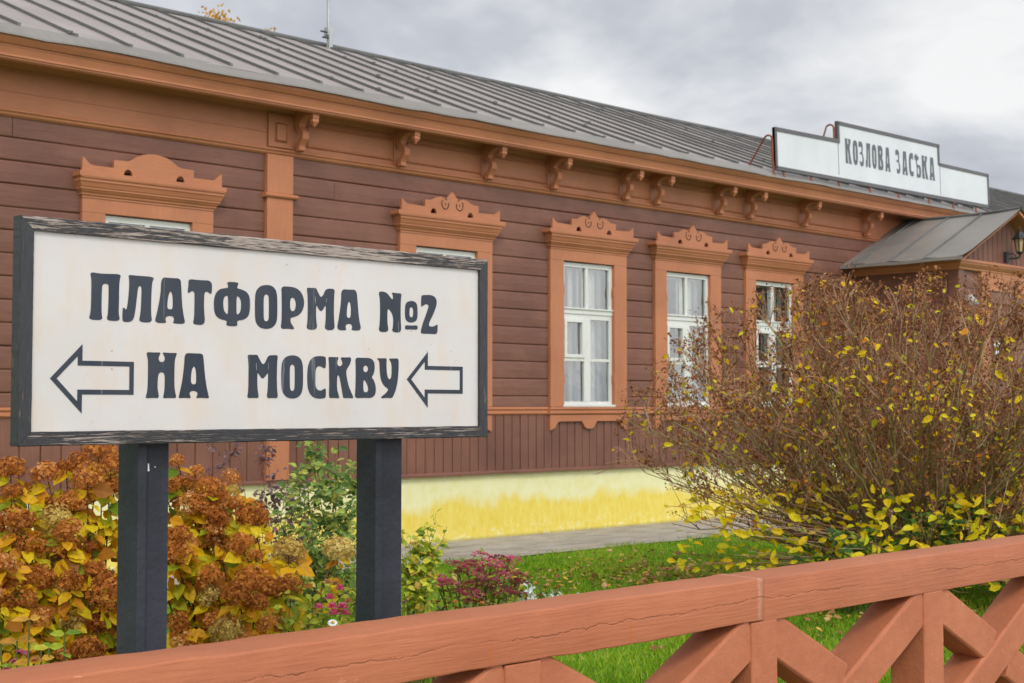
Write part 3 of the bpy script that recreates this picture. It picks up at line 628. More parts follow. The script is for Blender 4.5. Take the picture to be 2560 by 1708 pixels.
while x < RX1:
    pts = 10; vs=[]; fs=[]; w=.0075
    for j in range(pts+1):
        y = 11.904+(RY-11.904)*j/pts; xx = x+.010*mnoise.noise((x*3,y*.7,2))
        z = rz(y)+.018*mnoise.noise((xx*.22,y*.3,1))+.012*mnoise.noise((xx*1.1,y*.9,5)) if j < pts else rz(y)+.022*mnoise.noise((xx*.35,0,8))
        vs += [(xx-w,y,z-.005),(xx-w,y-.006,z+.029),(xx+w,y-.006,z+.029),(xx+w,y,z-.005)]
    for j in range(pts):
        for k in range(3): a=j*4+k; fs.append((a,a+1,a+5,a+4))
    fs.append((0,1,2,3)); mb.add(vs,fs)
    mb.box(x-.016,x+.016,11.889,11.919,rz(11.904)-.005,rz(11.904)+.036)
    # rivets / ties now and then
    for q in range(2):
        y = R(12,15.5); mb.box(x-.02,x+.02,y,y+.05,rz(y)+.01,rz(y)+.045)
    x += .5415
mb.build('standing_seams', M['seam'], roof)
mb = MB(); n=170; vs=[]; fs=[]
for i in range(n+1):
    x = RX0+(RX1-RX0)*i/n; q=.020*mnoise.noise((x*.9,2,7))+.010*mnoise.noise((x*3,4,7)); e=.02*mnoise.noise((x*.6,11,7))
    vs += [(x,11.91,rz(11.91)+.012),(x,11.70,rz(11.70)+.010),(x,11.55+e,4.818+q),(x,11.547+e,4.800+q),(x,11.58,4.808+q*.5)]
for i in range(n):
    for k in range(4): fs.append((i*5+k,i*5+k+1,i*5+k+6,i*5+k+5))
mb.add(vs,fs); mb.build('eave_flashing', M['flash'], roof)
mb = MB(); mb.tube([(RX0+(RX1-RX0)*i/60,RY,rz(RY)+.02+.022*mnoise.noise(((RX0+(RX1-RX0)*i/60)*.35,0,8))) for i in range(61)],.035,8); mb.build('ridge_cap', M['seam'], roof)

# ------------------------------------------------------------------ porch (part of the building)
PX0,PX1,PXR = 18.46,22.0,20.23; PY0 = 10.07; pw = 10.36; sx = 18.84
mb = MB()
mb.box(sx,sx+.06,pw,D+.05,GZ,3.66)
# horizontal boards on the porch side, real grooves
z = .3
while z < 3.55:
    mb.prism([(sx+.01,z+.004),(sx-.012,z+.014),(sx-.016,z+.10),(sx-.012,z+.19),(sx+.01,z+.2)],'Y',pw+.15,D); z += .204
z=.3
while z < 3.55:
    mb.prism([(pw+.01,z+.004),(pw-.012,z+.014),(pw-.016,z+.10),(pw-.012,z+.19),(pw+.01,z+.2)],'X',18.99,19.42); z += .204
mb.box(sx,PX1-.24,pw,pw+.06,GZ,3.66)
mb.box(PX1-.30,PX1-.24,pw,D+.05,GZ,3.66)
porch = mb.build('porch', M['brown'], st, fix=True)
mb = MB(); mb.box(sx-.03,sx+.14,pw-.03,pw+.14,GZ,3.64); mb.build('corner_post', M['brown_v'], porch, bevel=.006)
mb = MB(); mb.box(19.44,19.68,pw-.05,pw-.005,GZ,3.63); mb.box(19.68,21.46,pw-.05,pw-.005,3.36,3.63); mb.build('door_casing', M['trim_v'], porch, bevel=.004)
mb = MB(); mb.box(19.69,20.42,pw-.03,pw-.006,GZ,3.35); mb.box(20.44,21.4,pw-.03,pw-.006,GZ,3.35)
for a in (19.76,20.50):
    for c,d in ((.4,1.3),(1.5,2.3),(2.5,3.2)): pframe(mb,a,a+.58,c,d,pw-.03,.04,.025)
mb.build('door', M['brown_v'], porch)
# cornice around the porch
def pc(s): return [(s,3.64),(s-.03,3.64),(s-.04,3.655),(s-.04,3.672),(s-.055,3.678),(s-.085,3.715),(s-.085,3.735),(s-.10,3.74),(s-.10,3.775),(s,3.775)]
mb = MB()
prof = [(0,3.625),(.03,3.625),(.04,3.64),(.04,3.66),(.055,3.668),(.085,3.71),(.085,3.73),(.10,3.735),(.10,3.772),(0,3.772)]
vs=[]; fs=[]
for o_,z in prof: vs += [(sx-.02-o_,D,z),(sx-.02-o_,pw-.02-o_,z),(PX1-.2+o_,pw-.02-o_,z)]
k=len(prof)
for i in range(k):
    j=(i+1)%k
    for q in range(2): fs.append((3*i+q,3*i+q+1,3*j+q+1,3*j+q))
mb.add(vs,fs); mb.build('porch_cornice', M['trim'], porch, fix=True)
# gable boarding
mb = MB(); x = sx
def gz(x): return 3.755+(min(x-PX0,PX1-x))*.483-.03
while x < PX1-.25:
    b=min(x+.148,PX1-.25)
    xs=[x+.004,x+.012,b-.012,b-.004]
    if xs[0] < PXR < xs[3]: tops=[gz(q)-.03 for q in xs]
    else: tops=[gz(q) for q in xs]
    ys=[pw+.012,pw-.004,pw-.004,pw+.012]
    vs=[(q,y,3.76) for q,y in zip(xs,ys)]+[(q,y,max(3.77,t)) for q,y,t in zip(xs,ys,tops)]
    mb.add(vs,[(0,1,5,4),(1,2,6,5),(2,3,7,6)]); x=b
mb.add([(sx,pw+.013,3.7),(PX1-.24,pw+.013,3.7),(PXR,pw+.013,gz(PXR))],[(0,1,2)])
mb.build('gable', M['brown_v'], porch)
# porch roof sheets with seams
pr = MB(); ny=16
SL=(4.61-3.755)/(PXR-PX0)
for sgn in (-1,1):
    vs=[];fs=[]; nxp=8
    for i in range(nxp+1):
        t=i/nxp; x=PXR+sgn*t*(PXR-PX0)
        for j in range(ny+1):
            y=PY0+(D+.25-PY0)*j/ny; fl = .03*max(0,t-.85)/.15
            z=4.61-(PXR-PX0)*t*SL+fl*.6+.016*mnoise.noise((x*1.2,y*1.4,3))-.03*math.sin(math.pi*min(1,(y-PY0)/2))*(1-t)
            z+= (.012*math.sin(y*10.8) if i==nxp else 0)
            vs.append((x,y,z))
    for i in range(nxp):
        for j in range(ny): a=i*(ny+1)+j; fs.append((a,a+1,a+ny+2,a+ny+1))
    pr.add(vs,fs)
    e=[(PXR+sgn*(PXR-PX0),PY0+(D+.2-PY0)*j/20,3.755+.016*mnoise.noise(((PXR+sgn*(PXR-PX0))*1.2,(PY0+(D+.2-PY0)*j/20)*1.4,3))) for j in range(21)]
    vs=[];fs=[]
    for (x,y,z) in e: vs += [(x,y,z+.018),(x+sgn*.005,y,z-.03)]
    for j in range(20): fs.append((2*j,2*j+2,2*j+3,2*j+1))
    pr.add(vs,fs)
mb = pr
for y in (10.70,11.27,11.86):
    for sgn in (-1,1):
        pts=[(PXR+sgn*t/8*(PXR-PX0),y+.012*mnoise.noise((t,y,1)),4.61-(PXR-PX0)*t/8*SL+.012-.03*math.sin(math.pi*min(1,(y-PY0)/2))*(1-t/8)) for t in range(9)]
        mb.tube(pts,.014,5,1)
mb.tube([(PXR,PY0+(D-PY0)*j/8,4.625-.03*math.sin(math.pi*min(1,(PY0+(D-PY0)*j/8-PY0)/2))) for j in range(9)],.022,6,1)
pr.build('porch_roof', [M['proof'],M['seam']], porch)
# rake boards
mb = MB()
for sgn in (-1,1):
    a=(PXR,4.60); b=(PXR+sgn*(PXR-PX0-.02),3.745)
    if sgn > 0: mb.prism([(PXR,4.585),(b[0]-sgn*.03,b[1]-.018),(b[0]-sgn*.06,b[1]-.035),(PXR,4.545)],'Y',PY0+.03,PY0+.06)
    mb.prism([(PXR,4.555),(b[0]-sgn*.05,b[1]-.022),(b[0]-sgn*.07,b[1]-.03),(PXR,4.535)],'Y',PY0+.06,pw+.02)
mb.build('bargeboard', M['trim'], porch, fix=True)
place(st,(20,14,GZ))
# ------------------------------------------------------------------ lettering
def chaikin(p, n=2):
    for _ in range(n):
        q = []
        for i in range(len(p)):
            a = p[i]; b = p[(i+1)%len(p)]
            q += [(a[0]*.78+b[0]*.22,a[1]*.78+b[1]*.22),(a[0]*.22+b[0]*.78,a[1]*.22+b[1]*.78)]
        p = q
    return p
def glyph_mesh(mb, name, x0, x1, z0, z1, y, d=.0012, mat=0):
    loops = []
    for c in GLYPH[name].split(';'):
        pts = [tuple(float(v)/999 for v in q.split(',')) for q in c.split()]
        loops.append([(x0+(x1-x0)*u, z0+(z1-z0)*v) for u,v in chaikin(pts)])
    allp = [p for l in loops for p in l]; n = len(allp)
    tri = tessellate_polygon([[Vector((a,b,0)) for a,b in l] for l in loops])
    vs = [(a,y-d,b) for a,b in allp]+[(a,y,b) for a,b in allp]; fs = [tuple(t) for t in tri]; o = 0
    for l in loops:
        for i in range(len(l)): j=(i+1)%len(l); fs.append((o+i,o+j,n+o+j,n+o+i))
        o += len(l)
    mb.add(vs,fs,mat)

# ------------------------------------------------------------------ platform sign
sg = thing('platform_sign','white sign board in peeling black frame on two steel posts with arrows pointing left','sign')
FX0,FX1,FZ0,FZ1 = 1.851,3.741,1.530,2.217; fw=.043; fy0,fy1=4.043,4.093
def fboard(name, a, b, c, d, mat):
    """a-b outer edge, d-c inner edge, with the chips and waves of old timber"""
    mb = MB(); n = 60; vs=[]; fs=[]
    hz = abs(a[0]-b[0]) > abs(a[1]-b[1])
    for i in range(n+1):
        t=i/n; o=(a[0]+(b[0]-a[0])*t,a[1]+(b[1]-a[1])*t); q=(d[0]+(c[0]-d[0])*t,d[1]+(c[1]-d[1])*t)
        w=.0011*mnoise.noise((t*23,o[0]+o[1],1))+.0011*mnoise.noise((t*60,o[0]-o[1],3)); v=.0010*mnoise.noise((t*30,7,o[1]))
        if hz: o=(o[0],o[1]+w); q=(q[0],q[1]+v)
        else: o=(o[0]+w,o[1]); q=(q[0]+v,q[1])
        e=.0035
        def mx(p,r,k): L=math.hypot(r[0]-p[0],r[1]-p[1]); return (p[0]+(r[0]-p[0])*k/L,p[1]+(r[1]-p[1])*k/L)
        o2=mx(o,q,e); q2=mx(q,o,.002)
        vs += [(o[0],fy1,o[1]),(o[0],fy0+e,o[1]),(o2[0],fy0,o2[1]),(q2[0],fy0+.0005*v,q2[1]),(q[0],fy0+.002,q[1]),(q[0],fy1,q[1])]
    for i in range(n):
        for k in range(6): j=(k+1)%6; fs.append((i*6+k,(i+1)*6+k,(i+1)*6+j,i*6+j))
    fs += [tuple(range(6)),tuple(n*6+k for k in range(6))]
    mb.add(vs,fs); return mb.build(name,mat,sg,fix=True)
g_=.0006
fboard('frame_board',(FX0+g_,FZ1),(FX1-g_,FZ1),(FX1-fw-g_,FZ1-fw),(FX0+fw+g_,FZ1-fw),M['frame_top'])
fboard('frame_board',(FX0+g_,FZ0),(FX1-g_,FZ0),(FX1-fw-g_,FZ0+fw),(FX0+fw+g_,FZ0+fw),M['frame_x'])
fboard('frame_board',(FX0,FZ0+g_),(FX0,FZ1-g_),(FX0+fw,FZ1-fw-g_),(FX0+fw,FZ0+fw+g_),M['frame_z'])
fboard('frame_board',(FX1,FZ0+g_),(FX1,FZ1-g_),(FX1-fw,FZ1-fw-g_),(FX1-fw,FZ0+fw+g_),M['frame_z'])
mb=MB(); mb.box(FX0+.02,FX1-.02,4.0555,4.085,FZ0+.02,FZ1-.02); mb.build('panel',M['panel'],sg)
for nme,(x0,x1,z0,z1) in SIGN_LETTERS:
    mb=MB(); glyph_mesh(mb,nme,x0,x1,z0,z1,4.0552); mb.build('letter',M['ink'],sg)
def arrow(xt,zt,xh,zh1,zh0,xs,z1,z0,w):
    o=[(xt,zt),(xh,zh1),(xh,z1),(xs,z1),(xs,z0),(xh,z0),(xh,zh0)]
    zt_=zt; k=(zh1-zt)/(xh-xt); xi=xh-w
    off=w*math.sqrt(1+k*k)
    xin=xt+off/k
    i=[(xin,zt),(xi,zt+k*(xi-xin)),(xi,z1-w),(xs-w,z1-w),(xs-w,z0+w),(xi,z0+w),(xi,zt-k*(xi-xin))]
    mb=MB(); n=len(o); vs=[]
    for y in (4.054,4.0553):
        vs += [(a,y,b) for a,b in o]+[(a,y,b) for a,b in i]
    fs=[]
    for q in range(n):
        j=(q+1)%n; fs += [(q,j,n+j,n+q),(2*n+q,2*n+j,q*0+j,q),(n+q,n+j,3*n+j,3*n+q)]
    mb.add(vs,fs); return mb.build('arrow',M['ink'],sg)
arrow(1.9551,1.733,2.059,1.839,1.627,2.2333,1.7885,1.685,.0150)
arrow(3.3437,1.748,3.4446,1.8515,1.6435,3.6192,1.7995,1.6965,.0145)
def post(x,y,wx,wy):
    prof=[(0,0),(.030,0),(.033,.004),(.036,.016),(.050,.023),(wx*.8,.026),(wx,.022),(wx,wy),(0,wy)]
    mb=MB(); mb.prism([(x+a,y+b) for a,b in prof],'Z',GZ,2.12); 
    return mb.build('post',M['post'],sg,fix=True,bevel=.0025)
p1=post(2.275,4.095,.122,.128); p2=post(3.232,4.095,.140,.115)
mb=MB(); mb.add([(2.319,4.1155,1.465),(2.325,4.1157,1.465),(2.327,4.1158,1.441),(2.320,4.1155,1.440)],[(0,1,2,3)]); mb.add([(2.345,4.118,1.456),(2.351,4.118,1.453),(2.349,4.118,1.450)],[(0,1,2)])
mb.build('paper_scrap',M['tape'],p1)
place(sg,(2.8,4.1,GZ))

# ------------------------------------------------------------------ name board on the roof
nb = thing('station_name_board','stepped white name board with slate lettering standing along the roof eave','name board')
BY=11.6
out=[(16.15,4.962),(16.15,5.505),(17.70,5.535),(17.705,5.80),(20.585,5.822),(20.590,5.525),(22.17,5.525),(22.18,4.998)]
mb=MB(); mb.prism(out,'Y',BY,BY+.035); mb.build('panel',M['board'],nb,fix=True)
mb=MB()
def strip(a,b,w):
    L=math.hypot(b[0]-a[0],b[1]-a[1]); n_=((b[1]-a[1])/L*w,-(b[0]-a[0])/L*w)
    mb.prism([a,b,(b[0]+n_[0],b[1]+n_[1]),(a[0]+n_[0],a[1]+n_[1])],'Y',BY-.012,BY+.04)
strip((16.15,4.93),(16.15,5.51),.045); strip((16.15,5.515),(17.70,5.545),.055); strip((17.70,5.49),(17.70,5.81),.05)
strip((17.70,5.815),(20.60,5.837),.052); strip((20.59,5.82),(20.59,5.50),.045); strip((20.60,5.537),(22.18,5.537),.05); strip((22.18,5.53),(22.18,4.96),.04)
strip((22.18,4.955),(16.15,4.915),.055)
mb.build('border',M['board_edge'],nb,fix=True)
for x in (17.712,20.60):
    mb=MB(); mb.box(x-.004,x+.004,BY-.003,BY+.001,5.02,5.50); mb.build('panel_joint',M['board_edge'],nb)
for nme,x0,x1 in BOARD_LETTERS:
    zt=5.590+.004*(x0-17.9); zb=5.214+.006*(x0-17.9); mb=MB()
    glyph_mesh(mb,nme,x0,x1,zb,zt,BY-.002,.002); mb.build('letter',M['board_ink'],nb)
for x in (16.12,16.35,17.02,17.72,18.55,19.35,20.25,21.0,21.75):
    mb=MB(); mb.tube([(x,BY+.015,5.03),(x,BY+.015,4.88),(x,BY-.02,4.80)],.014,6); mb.build('leg',M['rust'],nb)
def strut(x,zt):
    pts=[(x,BY+.03,zt-.35),(x,BY+.03,zt-.03)]
    for k in range(1,6):
        a=math.pi*k/5*.8; pts.append((x,BY+.03+.07*(1-math.cos(a)),zt-.03+.06*math.sin(a)))
    y,z=pts[-1][1:]; ye=BY+.42; ze=rz(ye)
    for k in range(1,5): pts.append((x-.03*k/4,y+(ye-y)*k/4,z+(ze-z)*k/4))
    mb=MB(); mb.tube(pts,.014,6); mb.build('strut',M['rust'],nb,smooth=True)
for x,zt in ((16.13,5.38),(17.66,5.74),(20.62,5.72),(22.1,5.40)): strut(x,zt)
place(nb,(19.1,11.6,4.85))
nb.rotation_euler.x = math.radians(-1.6)

# ------------------------------------------------------------------ wall lantern, antenna, small things
ln = thing('wall_lantern','black four sided lantern with amber glass on a bracket under the porch gable','lantern')
LX,LY,LZ = 20.27,pw-.012,3.82
mb=MB()
mb.tube([(LX-.02,LY-.02,LZ+y) for y in (-.0,.16)],.045,8,cap=True)
mb.build('wall_plate',M['iron'],ln)
mb=MB(); mb.tube([(LX-.02,LY-.05,LZ+.05),(LX,LY-.10,LZ+.06),(LX+.02,LY-.15,LZ+.05),(LX+.03,LY-.20,LZ+.07),(LX+.03,LY-.21,LZ+.13)],.014,6)
mb.tube([(LX-.02,LY-.04,LZ+.12),(LX,LY-.12,LZ+.13),(LX+.01,LY-.15,LZ+.09),(LX+.02,LY-.17,LZ+.05)],.010,6); mb.build('arm',M['iron'],ln,smooth=True)
c=(LX+.03,LY-.21,LZ+.10)
mb=MB(); mb.lathe([(.012,.0),(.03,.02),(.05,.035),(.055,.05)],c,8); 
for k in range(6):
    a=math.pi*k/3+.3; mb.tube([(c[0]+.052*math.cos(a),c[1]+.052*math.sin(a),c[2]+.05),(c[0]+.082*math.cos(a),c[1]+.082*math.sin(a),c[2]+.24)],.007,4)
mb.build('cage',M['iron'],ln)
mb=MB(); mb.lathe([(.047,.05),(.074,.24)],c,6); mb.build('glass',M['lampglass'],ln)
mb=MB(); mb.lathe([(.115,.24),(.115,.252),(.075,.295),(.05,.335),(.045,.345),(.03,.36),(.012,.375),(.018,.39),(.008,.41),(.003,.455)],c,8); mb.build('cap',M['iron'],ln)
place(ln,(LX,LY,LZ))

an = thing('antenna_mast','thin grey antenna mast with a small clamp box rising from the roof ridge','mast')
mb=MB(); mb.tube([(11.90,16.2,6.5),(11.90,16.2,9.6)],.024,8); mb.build('pole',M['galv'],an,smooth=True)
mb=MB(); mb.box(11.87,11.93,16.13,16.17,6.55,6.95); mb.box(11.85,11.95,16.14,16.24,6.88,7.0); mb.build('clamp_box',M['galv'],an,bevel=.005)
mb=MB(); mb.tube([(11.74,16.16,6.92),(11.88,16.16,6.92)],.012,6); mb.tube([(11.77,16.16,6.84),(11.88,16.16,6.84)],.012,6); mb.build('bolt',M['iron'],an)
place(an,(11.9,16.2,6.6))

cm = thing('floodlight','small grey floodlight with black back fixed beside the porch door','floodlight')
mb=MB(); mb.prism([(3.12,-.0),(3.25,.06),(3.25,.10),(3.11,.06)][0:0] or [(pw-.20,3.13),(pw-.17,3.10),(pw-.06,3.20),(pw-.08,3.26)],'X',18.93,19.07); mb.build('lamp_head',M['galv'],cm,bevel=.01)
mb=MB(); mb.box(18.94,19.06,pw-.06,pw-.028,3.13,3.24); mb.tube([(19,pw-.05,3.24),(19,pw-.04,3.30)],.02,6,cap=True); mb.build('housing',M['iron'],cm,bevel=.006)
place(cm,(19,pw,3.1))
no = MB(); no.box(19.80,20.0,pw-.036,pw-.0305,2.42,2.62); tag(no.build('notice',M['tape']),'white paper notice on the porch door behind the bare bush','notice')

# ------------------------------------------------------------------ timber railing
fe = thing('timber_railing','heavy terracotta painted timber railing with crossed braces in the foreground','railing')
def beam(name, x0,x1,y0,y1,z0,z1, mat, amp=.004, seed=0, r=.010):
    """squared log laid along X with a rounded, slightly wavy arris"""
    mb=MB(); n=max(8,int((x1-x0)/.02)); vs=[]; fs=[]
    sec=[]
    for cx,cz,a0 in ((y0+r,z0+r,180),(y1-r,z0+r,270),(y1-r,z1-r,0),(y0+r,z1-r,90)):
        for k in range(4): a=math.radians(a0+30*k); sec.append((cx+r*math.cos(a),cz+r*math.sin(a),cx,cz))
    m=len(sec)
    for i in range(n+1):
        x=x0+(x1-x0)*i/n
        tw=amp*1.2*mnoise.noise((x*1.3,seed,1)); bw=amp*1.0*mnoise.noise((x*1.7,seed,5))
        for q,(a,b,c_,d_) in enumerate(sec):
            e=amp*.55*mnoise.noise((x*9,seed+q//4*3.1,2)); ez=(tw if b>(z0+z1)/2 else bw)
            sh=1.0+.9*max(0,mnoise.noise((x*2.1,seed+q//4*7.7,9)))
            vs.append((x, c_+(a-c_)*sh+e*.5+(r*(1-sh) if c_<a else -r*(1-sh))*0, d_+(b-d_)*sh+e+ez))
    for i in range(n):
        for q in range(m): j=(q+1)%m; fs.append((i*m+q,(i+1)*m+q,(i+1)*m+j,i*m+j))
    fs += [tuple(range(m)),tuple(n*m+q for q in range(m))]
    mb.add(vs,fs); return mb.build(name,mat,fe,smooth=True,fix=True)
RY0,RY1=2.91,3.085
beam('top_rail',-1.2,3.958,RY0,RY1,.925,1.0665,M['beam'],.0055,0,.006)
beam('top_rail',3.964,9.5,RY0+.004,RY1,.921,1.0655,M['beam'],.0016,4,.004)
beam('bottom_rail',-1.2,9.5,RY0,RY1,.17,.30,M['beam'],.003,9)
PC=[2.835-2*1.1375,2.835-1.1375,2.835,3.9725,5.077,6.20,7.32,8.44]
def upright(xc):
    mb=MB(); n=30; vs=[]; fs=[]
    for i in range(n+1):
        z=GZ+(.923-GZ)*i/n
        for q,(a,b) in enumerate(((-1,0),(-.9,-.06),(.9,-.06),(1,0),(1,1),(-1,1))):
            e=.002*mnoise.noise((xc*3+q*3.3,z*5,1)); vs.append((xc+a*.0725+e,RY0+.006+(b*.15 if b>0 else b*.06)+e,z))
    for i in range(n):
        for q in range(6): j=(q+1)%6; fs.append((i*6+q,i*6+j,(i+1)*6+j,(i+1)*6+q))
    fs += [tuple(range(6)),tuple(n*6+q for q in range(6))]
    mb.add(vs,fs); return mb.build('post',M['brace'],fe,fix=True,bevel=.004)
def brace(xa,za,xb,zb,y0,y1,seed):
    L=math.hypot(xb-xa,zb-za); ux,uz=(xb-xa)/L,(zb-za)/L; nx_,nz=-uz,ux; w=.0735; mb=MB(); n=30; vs=[]; fs=[]
    for i in range(n+1):
        t=L*i/n; c_=(xa+ux*t,za+uz*t)
        for q,(a,b) in enumerate(((-1,.06),(-.9,0),(.9,0),(1,.06),(1,1),(-1,1))):
            e=.0022*mnoise.noise((seed+t*6,q*2.2,5)); o=a*w+e
            vs.append((c_[0]+nx_*o,(y0 if b==0 else (y0+.010 if b<.5 else y1))+e*.6,c_[1]+nz*o))
    for i in range(n):
        for q in range(6): j=(q+1)%6; fs.append((i*6+q,(i+1)*6+q,(i+1)*6+j,i*6+j))
    fs += [tuple(range(6)),tuple(n*6+q for q in range(6))]
    mb.add(vs,fs); return mb.build('brace',M['brace'],fe,fix=True,bevel=.004)
for x in PC: upright(x)
for a,b in zip(PC[:-1],PC[1:]):
    x0,x1=a+.0745,b-.0745; zt,zb=.924,.30
    m0=.0735/math.cos(math.atan2(zt-zb-.15,x1-x0))
    # falling brace in two pieces, butted on the rising one; ends tucked against the posts
    xm,zm=(x0+x1)/2,(zt+zb)/2
    brace(x0-.02,zb+.045,x1+.02,zt-.045,RY0+.010,RY1-.02,a*3)
    ang=math.atan2(zt-zb-.09,x1-x0)
    dx,dz=math.cos(ang)*.095,math.sin(ang)*.095
    brace(x0-.02,zt-.045,xm-dx*.80,zm+dz*.80,RY0+.014,RY1-.026,a*5)
    brace(xm+dx*.80,zm-dz*.80,x1+.02,zb+.045,RY0+.014,RY1-.026,a*7)
place(fe,(4,3,GZ))
# ------------------------------------------------------------------ plants
def rv(s=1): return Vector((R(-s,s),R(-s,s),R(-s,s)))
def bez(a,b,c,n): return [a*(1-t)**2+b*(2*t*(1-t))+c*t*t for t in [i/n for i in range(n+1)]]
Y_ = lambda *a: [(p,c) for p,c in a]
M['hy_leaf'] = leafmat('yellow_hydrangea_leaf',[(0,(.12,.24,.012,1)),(.1,(.42,.48,.02,1)),(.28,(.82,.66,.015,1)),(.6,(.82,.50,.010,1)),(.85,(.74,.32,.010,1)),(1,(.30,.11,.015,1))],.5,.45)
M['hy_brown'] = leafmat('dry_brown_floret',[(0,(.20,.05,.008,1)),(.4,(.46,.15,.022,1)),(.7,(.66,.27,.055,1)),(1,(.85,.52,.24,1))],.8,.35,True)
M['hy_tan'] = leafmat('dry_tan_floret',[(0,(.36,.17,.03,1)),(.5,(.60,.42,.10,1)),(1,(.72,.60,.22,1))],.8,.25,True)
M['stem'] = plain('brown_stem',(.10,.05,.02,1),.8)
M['green_stem'] = plain('green_stem',(.10,.12,.03,1),.7)
M['rose_leaf'] = leafmat('rose_leaf',[(0,(.08,.18,.05,1)),(.45,(.22,.36,.09,1)),(.8,(.44,.54,.10,1)),(1,(.62,.56,.14,1))],.5,.4)
M['rose_leaf2'] = leafmat('yellowing_rose_leaf',[(0,(.16,.30,.03,1)),(.4,(.42,.55,.05,1)),(.8,(.70,.68,.06,1)),(1,(.62,.34,.10,1))],.5,.4)
M['barberry'] = leafmat('purple_barberry_leaf',[(0,(.09,.045,.075,1)),(.5,(.19,.11,.14,1)),(.85,(.28,.20,.21,1)),(1,(.30,.08,.05,1))])
M['rose'] = leafmat('pink_petal',[(0,(.75,.05,.16,1)),(.5,(.88,.16,.34,1)),(1,(.90,.40,.55,1))],.5,.3)
M['rose2'] = leafmat('faded_peach_petal',[(0,(.55,.22,.08,1)),(1,(.70,.42,.20,1))],.6,.3)
M['sedum'] = leafmat('maroon_sedum_floret',[(0,(.32,.03,.09,1)),(.6,(.56,.09,.18,1)),(1,(.74,.26,.32,1))],.7,.2,True)
M['sedum_leaf'] = leafmat('sedum_leaf',[(0,(.20,.34,.06,1)),(.6,(.48,.58,.08,1)),(1,(.68,.66,.10,1))],.5,.4)
M['marigold'] = leafmat('rust_marigold_petal',[(0,(.28,.03,.01,1)),(.6,(.50,.09,.015,1)),(1,(.60,.25,.03,1))])
M['magenta'] = leafmat('magenta_petal',[(0,(.35,.03,.12,1)),(1,(.60,.15,.30,1))])
M['miller'] = leafmat('silver_felt_leaf',[(0,(.42,.50,.48,1)),(1,(.68,.73,.72,1))],.8,.15)
M['bed_leaf'] = leafmat('bed_leaf',[(0,(.05,.10,.02,1)),(.6,(.14,.22,.04,1)),(1,(.36,.30,.05,1))])
M['daisy'] = plain('white_petal',(.80,.80,.78,1),.6)
M['daisy_c'] = plain('yellow_disc',(.75,.45,.02,1),.7)
M['bush_leaf'] = leafmat('golden_bush_leaf',[(0,(.46,.54,.02,1)),(.2,(.80,.68,.012,1)),(.7,(.86,.58,.010,1)),(.88,(.72,.30,.012,1)),(1,(.50,.12,.02,1))],.5,.45)
M['twig'] = leafmat('grey_brown_twig',[(0,(.14,.060,.032,1)),(.5,(.30,.155,.085,1)),(1,(.46,.33,.22,1))],.85,0)
M['twig_o'] = leafmat('olive_branch',[(0,(.14,.12,.035,1)),(.6,(.31,.27,.09,1)),(1,(.44,.38,.17,1))],.85,0)
M['seed'] = leafmat('dry_seed_head',[(0,(.11,.036,.013,1)),(.5,(.26,.095,.035,1)),(1,(.44,.21,.09,1))],.9,.1)
M['ivy'] = leafmat('fresh_green_leaf',[(0,(.03,.09,.025,1)),(.4,(.09,.22,.035,1)),(.7,(.24,.42,.05,1)),(1,(.66,.62,.05,1))],.5,.4)
M['litter'] = leafmat('fallen_leaf',[(0,(.16,.06,.02,1)),(.3,(.34,.16,.06,1)),(.6,(.52,.34,.17,1)),(.85,(.58,.30,.05,1)),(1,(.62,.44,.08,1))],.7,.1)
M['grass'] = leafmat('grass_blade',[(0,(.10,.22,.010,1)),(.45,(.24,.43,.014,1)),(.8,(.40,.56,.03,1)),(1,(.56,.50,.12,1))],.5,.4)
M['orange_leaf'] = leafmat('orange_tree_leaf',[(0,(.55,.25,.03,1)),(1,(.72,.42,.06,1))],.6,.4)

# hydrangeas: dried flower heads made of many small florets
def head_mesh(nf, squash, seed):
    random.seed(seed); mb = MB()
    for i in range(nf):
        t = (i+.5)/nf; ph = i*2.39996; cz = 1-1.62*t; sr = math.sqrt(max(0,1-cz*cz))
        n = Vector((sr*math.cos(ph),sr*math.sin(ph),cz)); rr = R(.80,1.06)
        if R(0,1) < .25: rr *= R(.6,.85)
        p = Vector((n.x*rr,n.y*rr,n.z*rr*squash)); n = (n+rv(.6)).normalized()
        a = n.orthogonal().normalized(); a = (Matrix.Rotation(R(0,6.28),3,n) @ a); b = n.cross(a); s = R(.11,.20); sh = random.random()
        for k in range(4):
            ang = k*math.pi/2; u = a*math.cos(ang)+b*math.sin(ang); v = n.cross(u); L = s*R(.8,1.15)
            mb.add([tuple(p),tuple(p+u*L*.55+v*L*.42+n*L*R(.0,.35)),tuple(p+u*L+n*L*R(-.3,.45)),tuple(p+u*L*.55-v*L*.42+n*L*R(.0,.35))],[(0,1,2),(0,2,3)],0,min(1,max(0,sh+R(-.15,.15))))
    return mb
HM = {0:[],1:[]}
for k,(nf,sq,sd) in enumerate(((230,.82,1),(210,.95,2),(250,.75,3),(200,1.0,4),(220,.88,5))): 
    HM[0].append(head_mesh(nf,sq,sd))
for k,(nf,sq,sd) in enumerate(((230,.9,8),(210,1.0,9))): HM[1].append(head_mesh(nf,sq,sd))
random.seed(21)
proto_me = {}
def head_obj(kind, k, p, r, parent):
    key = (kind,k)
    if key not in proto_me:
        o = HM[kind][k].build('flower_head', M['hy_tan'] if kind else M['hy_brown'], parent); proto_me[key] = o.data
    else:
        o = bpy.data.objects.new('flower_head', proto_me[key]); col.objects.link(o); o.parent = parent
    o.location = p; s = r*R(.80,1.3); o.scale = (s*R(.9,1.15),s*R(.9,1.15),s*R(.85,1.1)); o.rotation_euler = (R(-.5,.5)-.25,R(-.5,.5),R(0,6.28))
    return o
CAM = Vector((0,0,1.65))
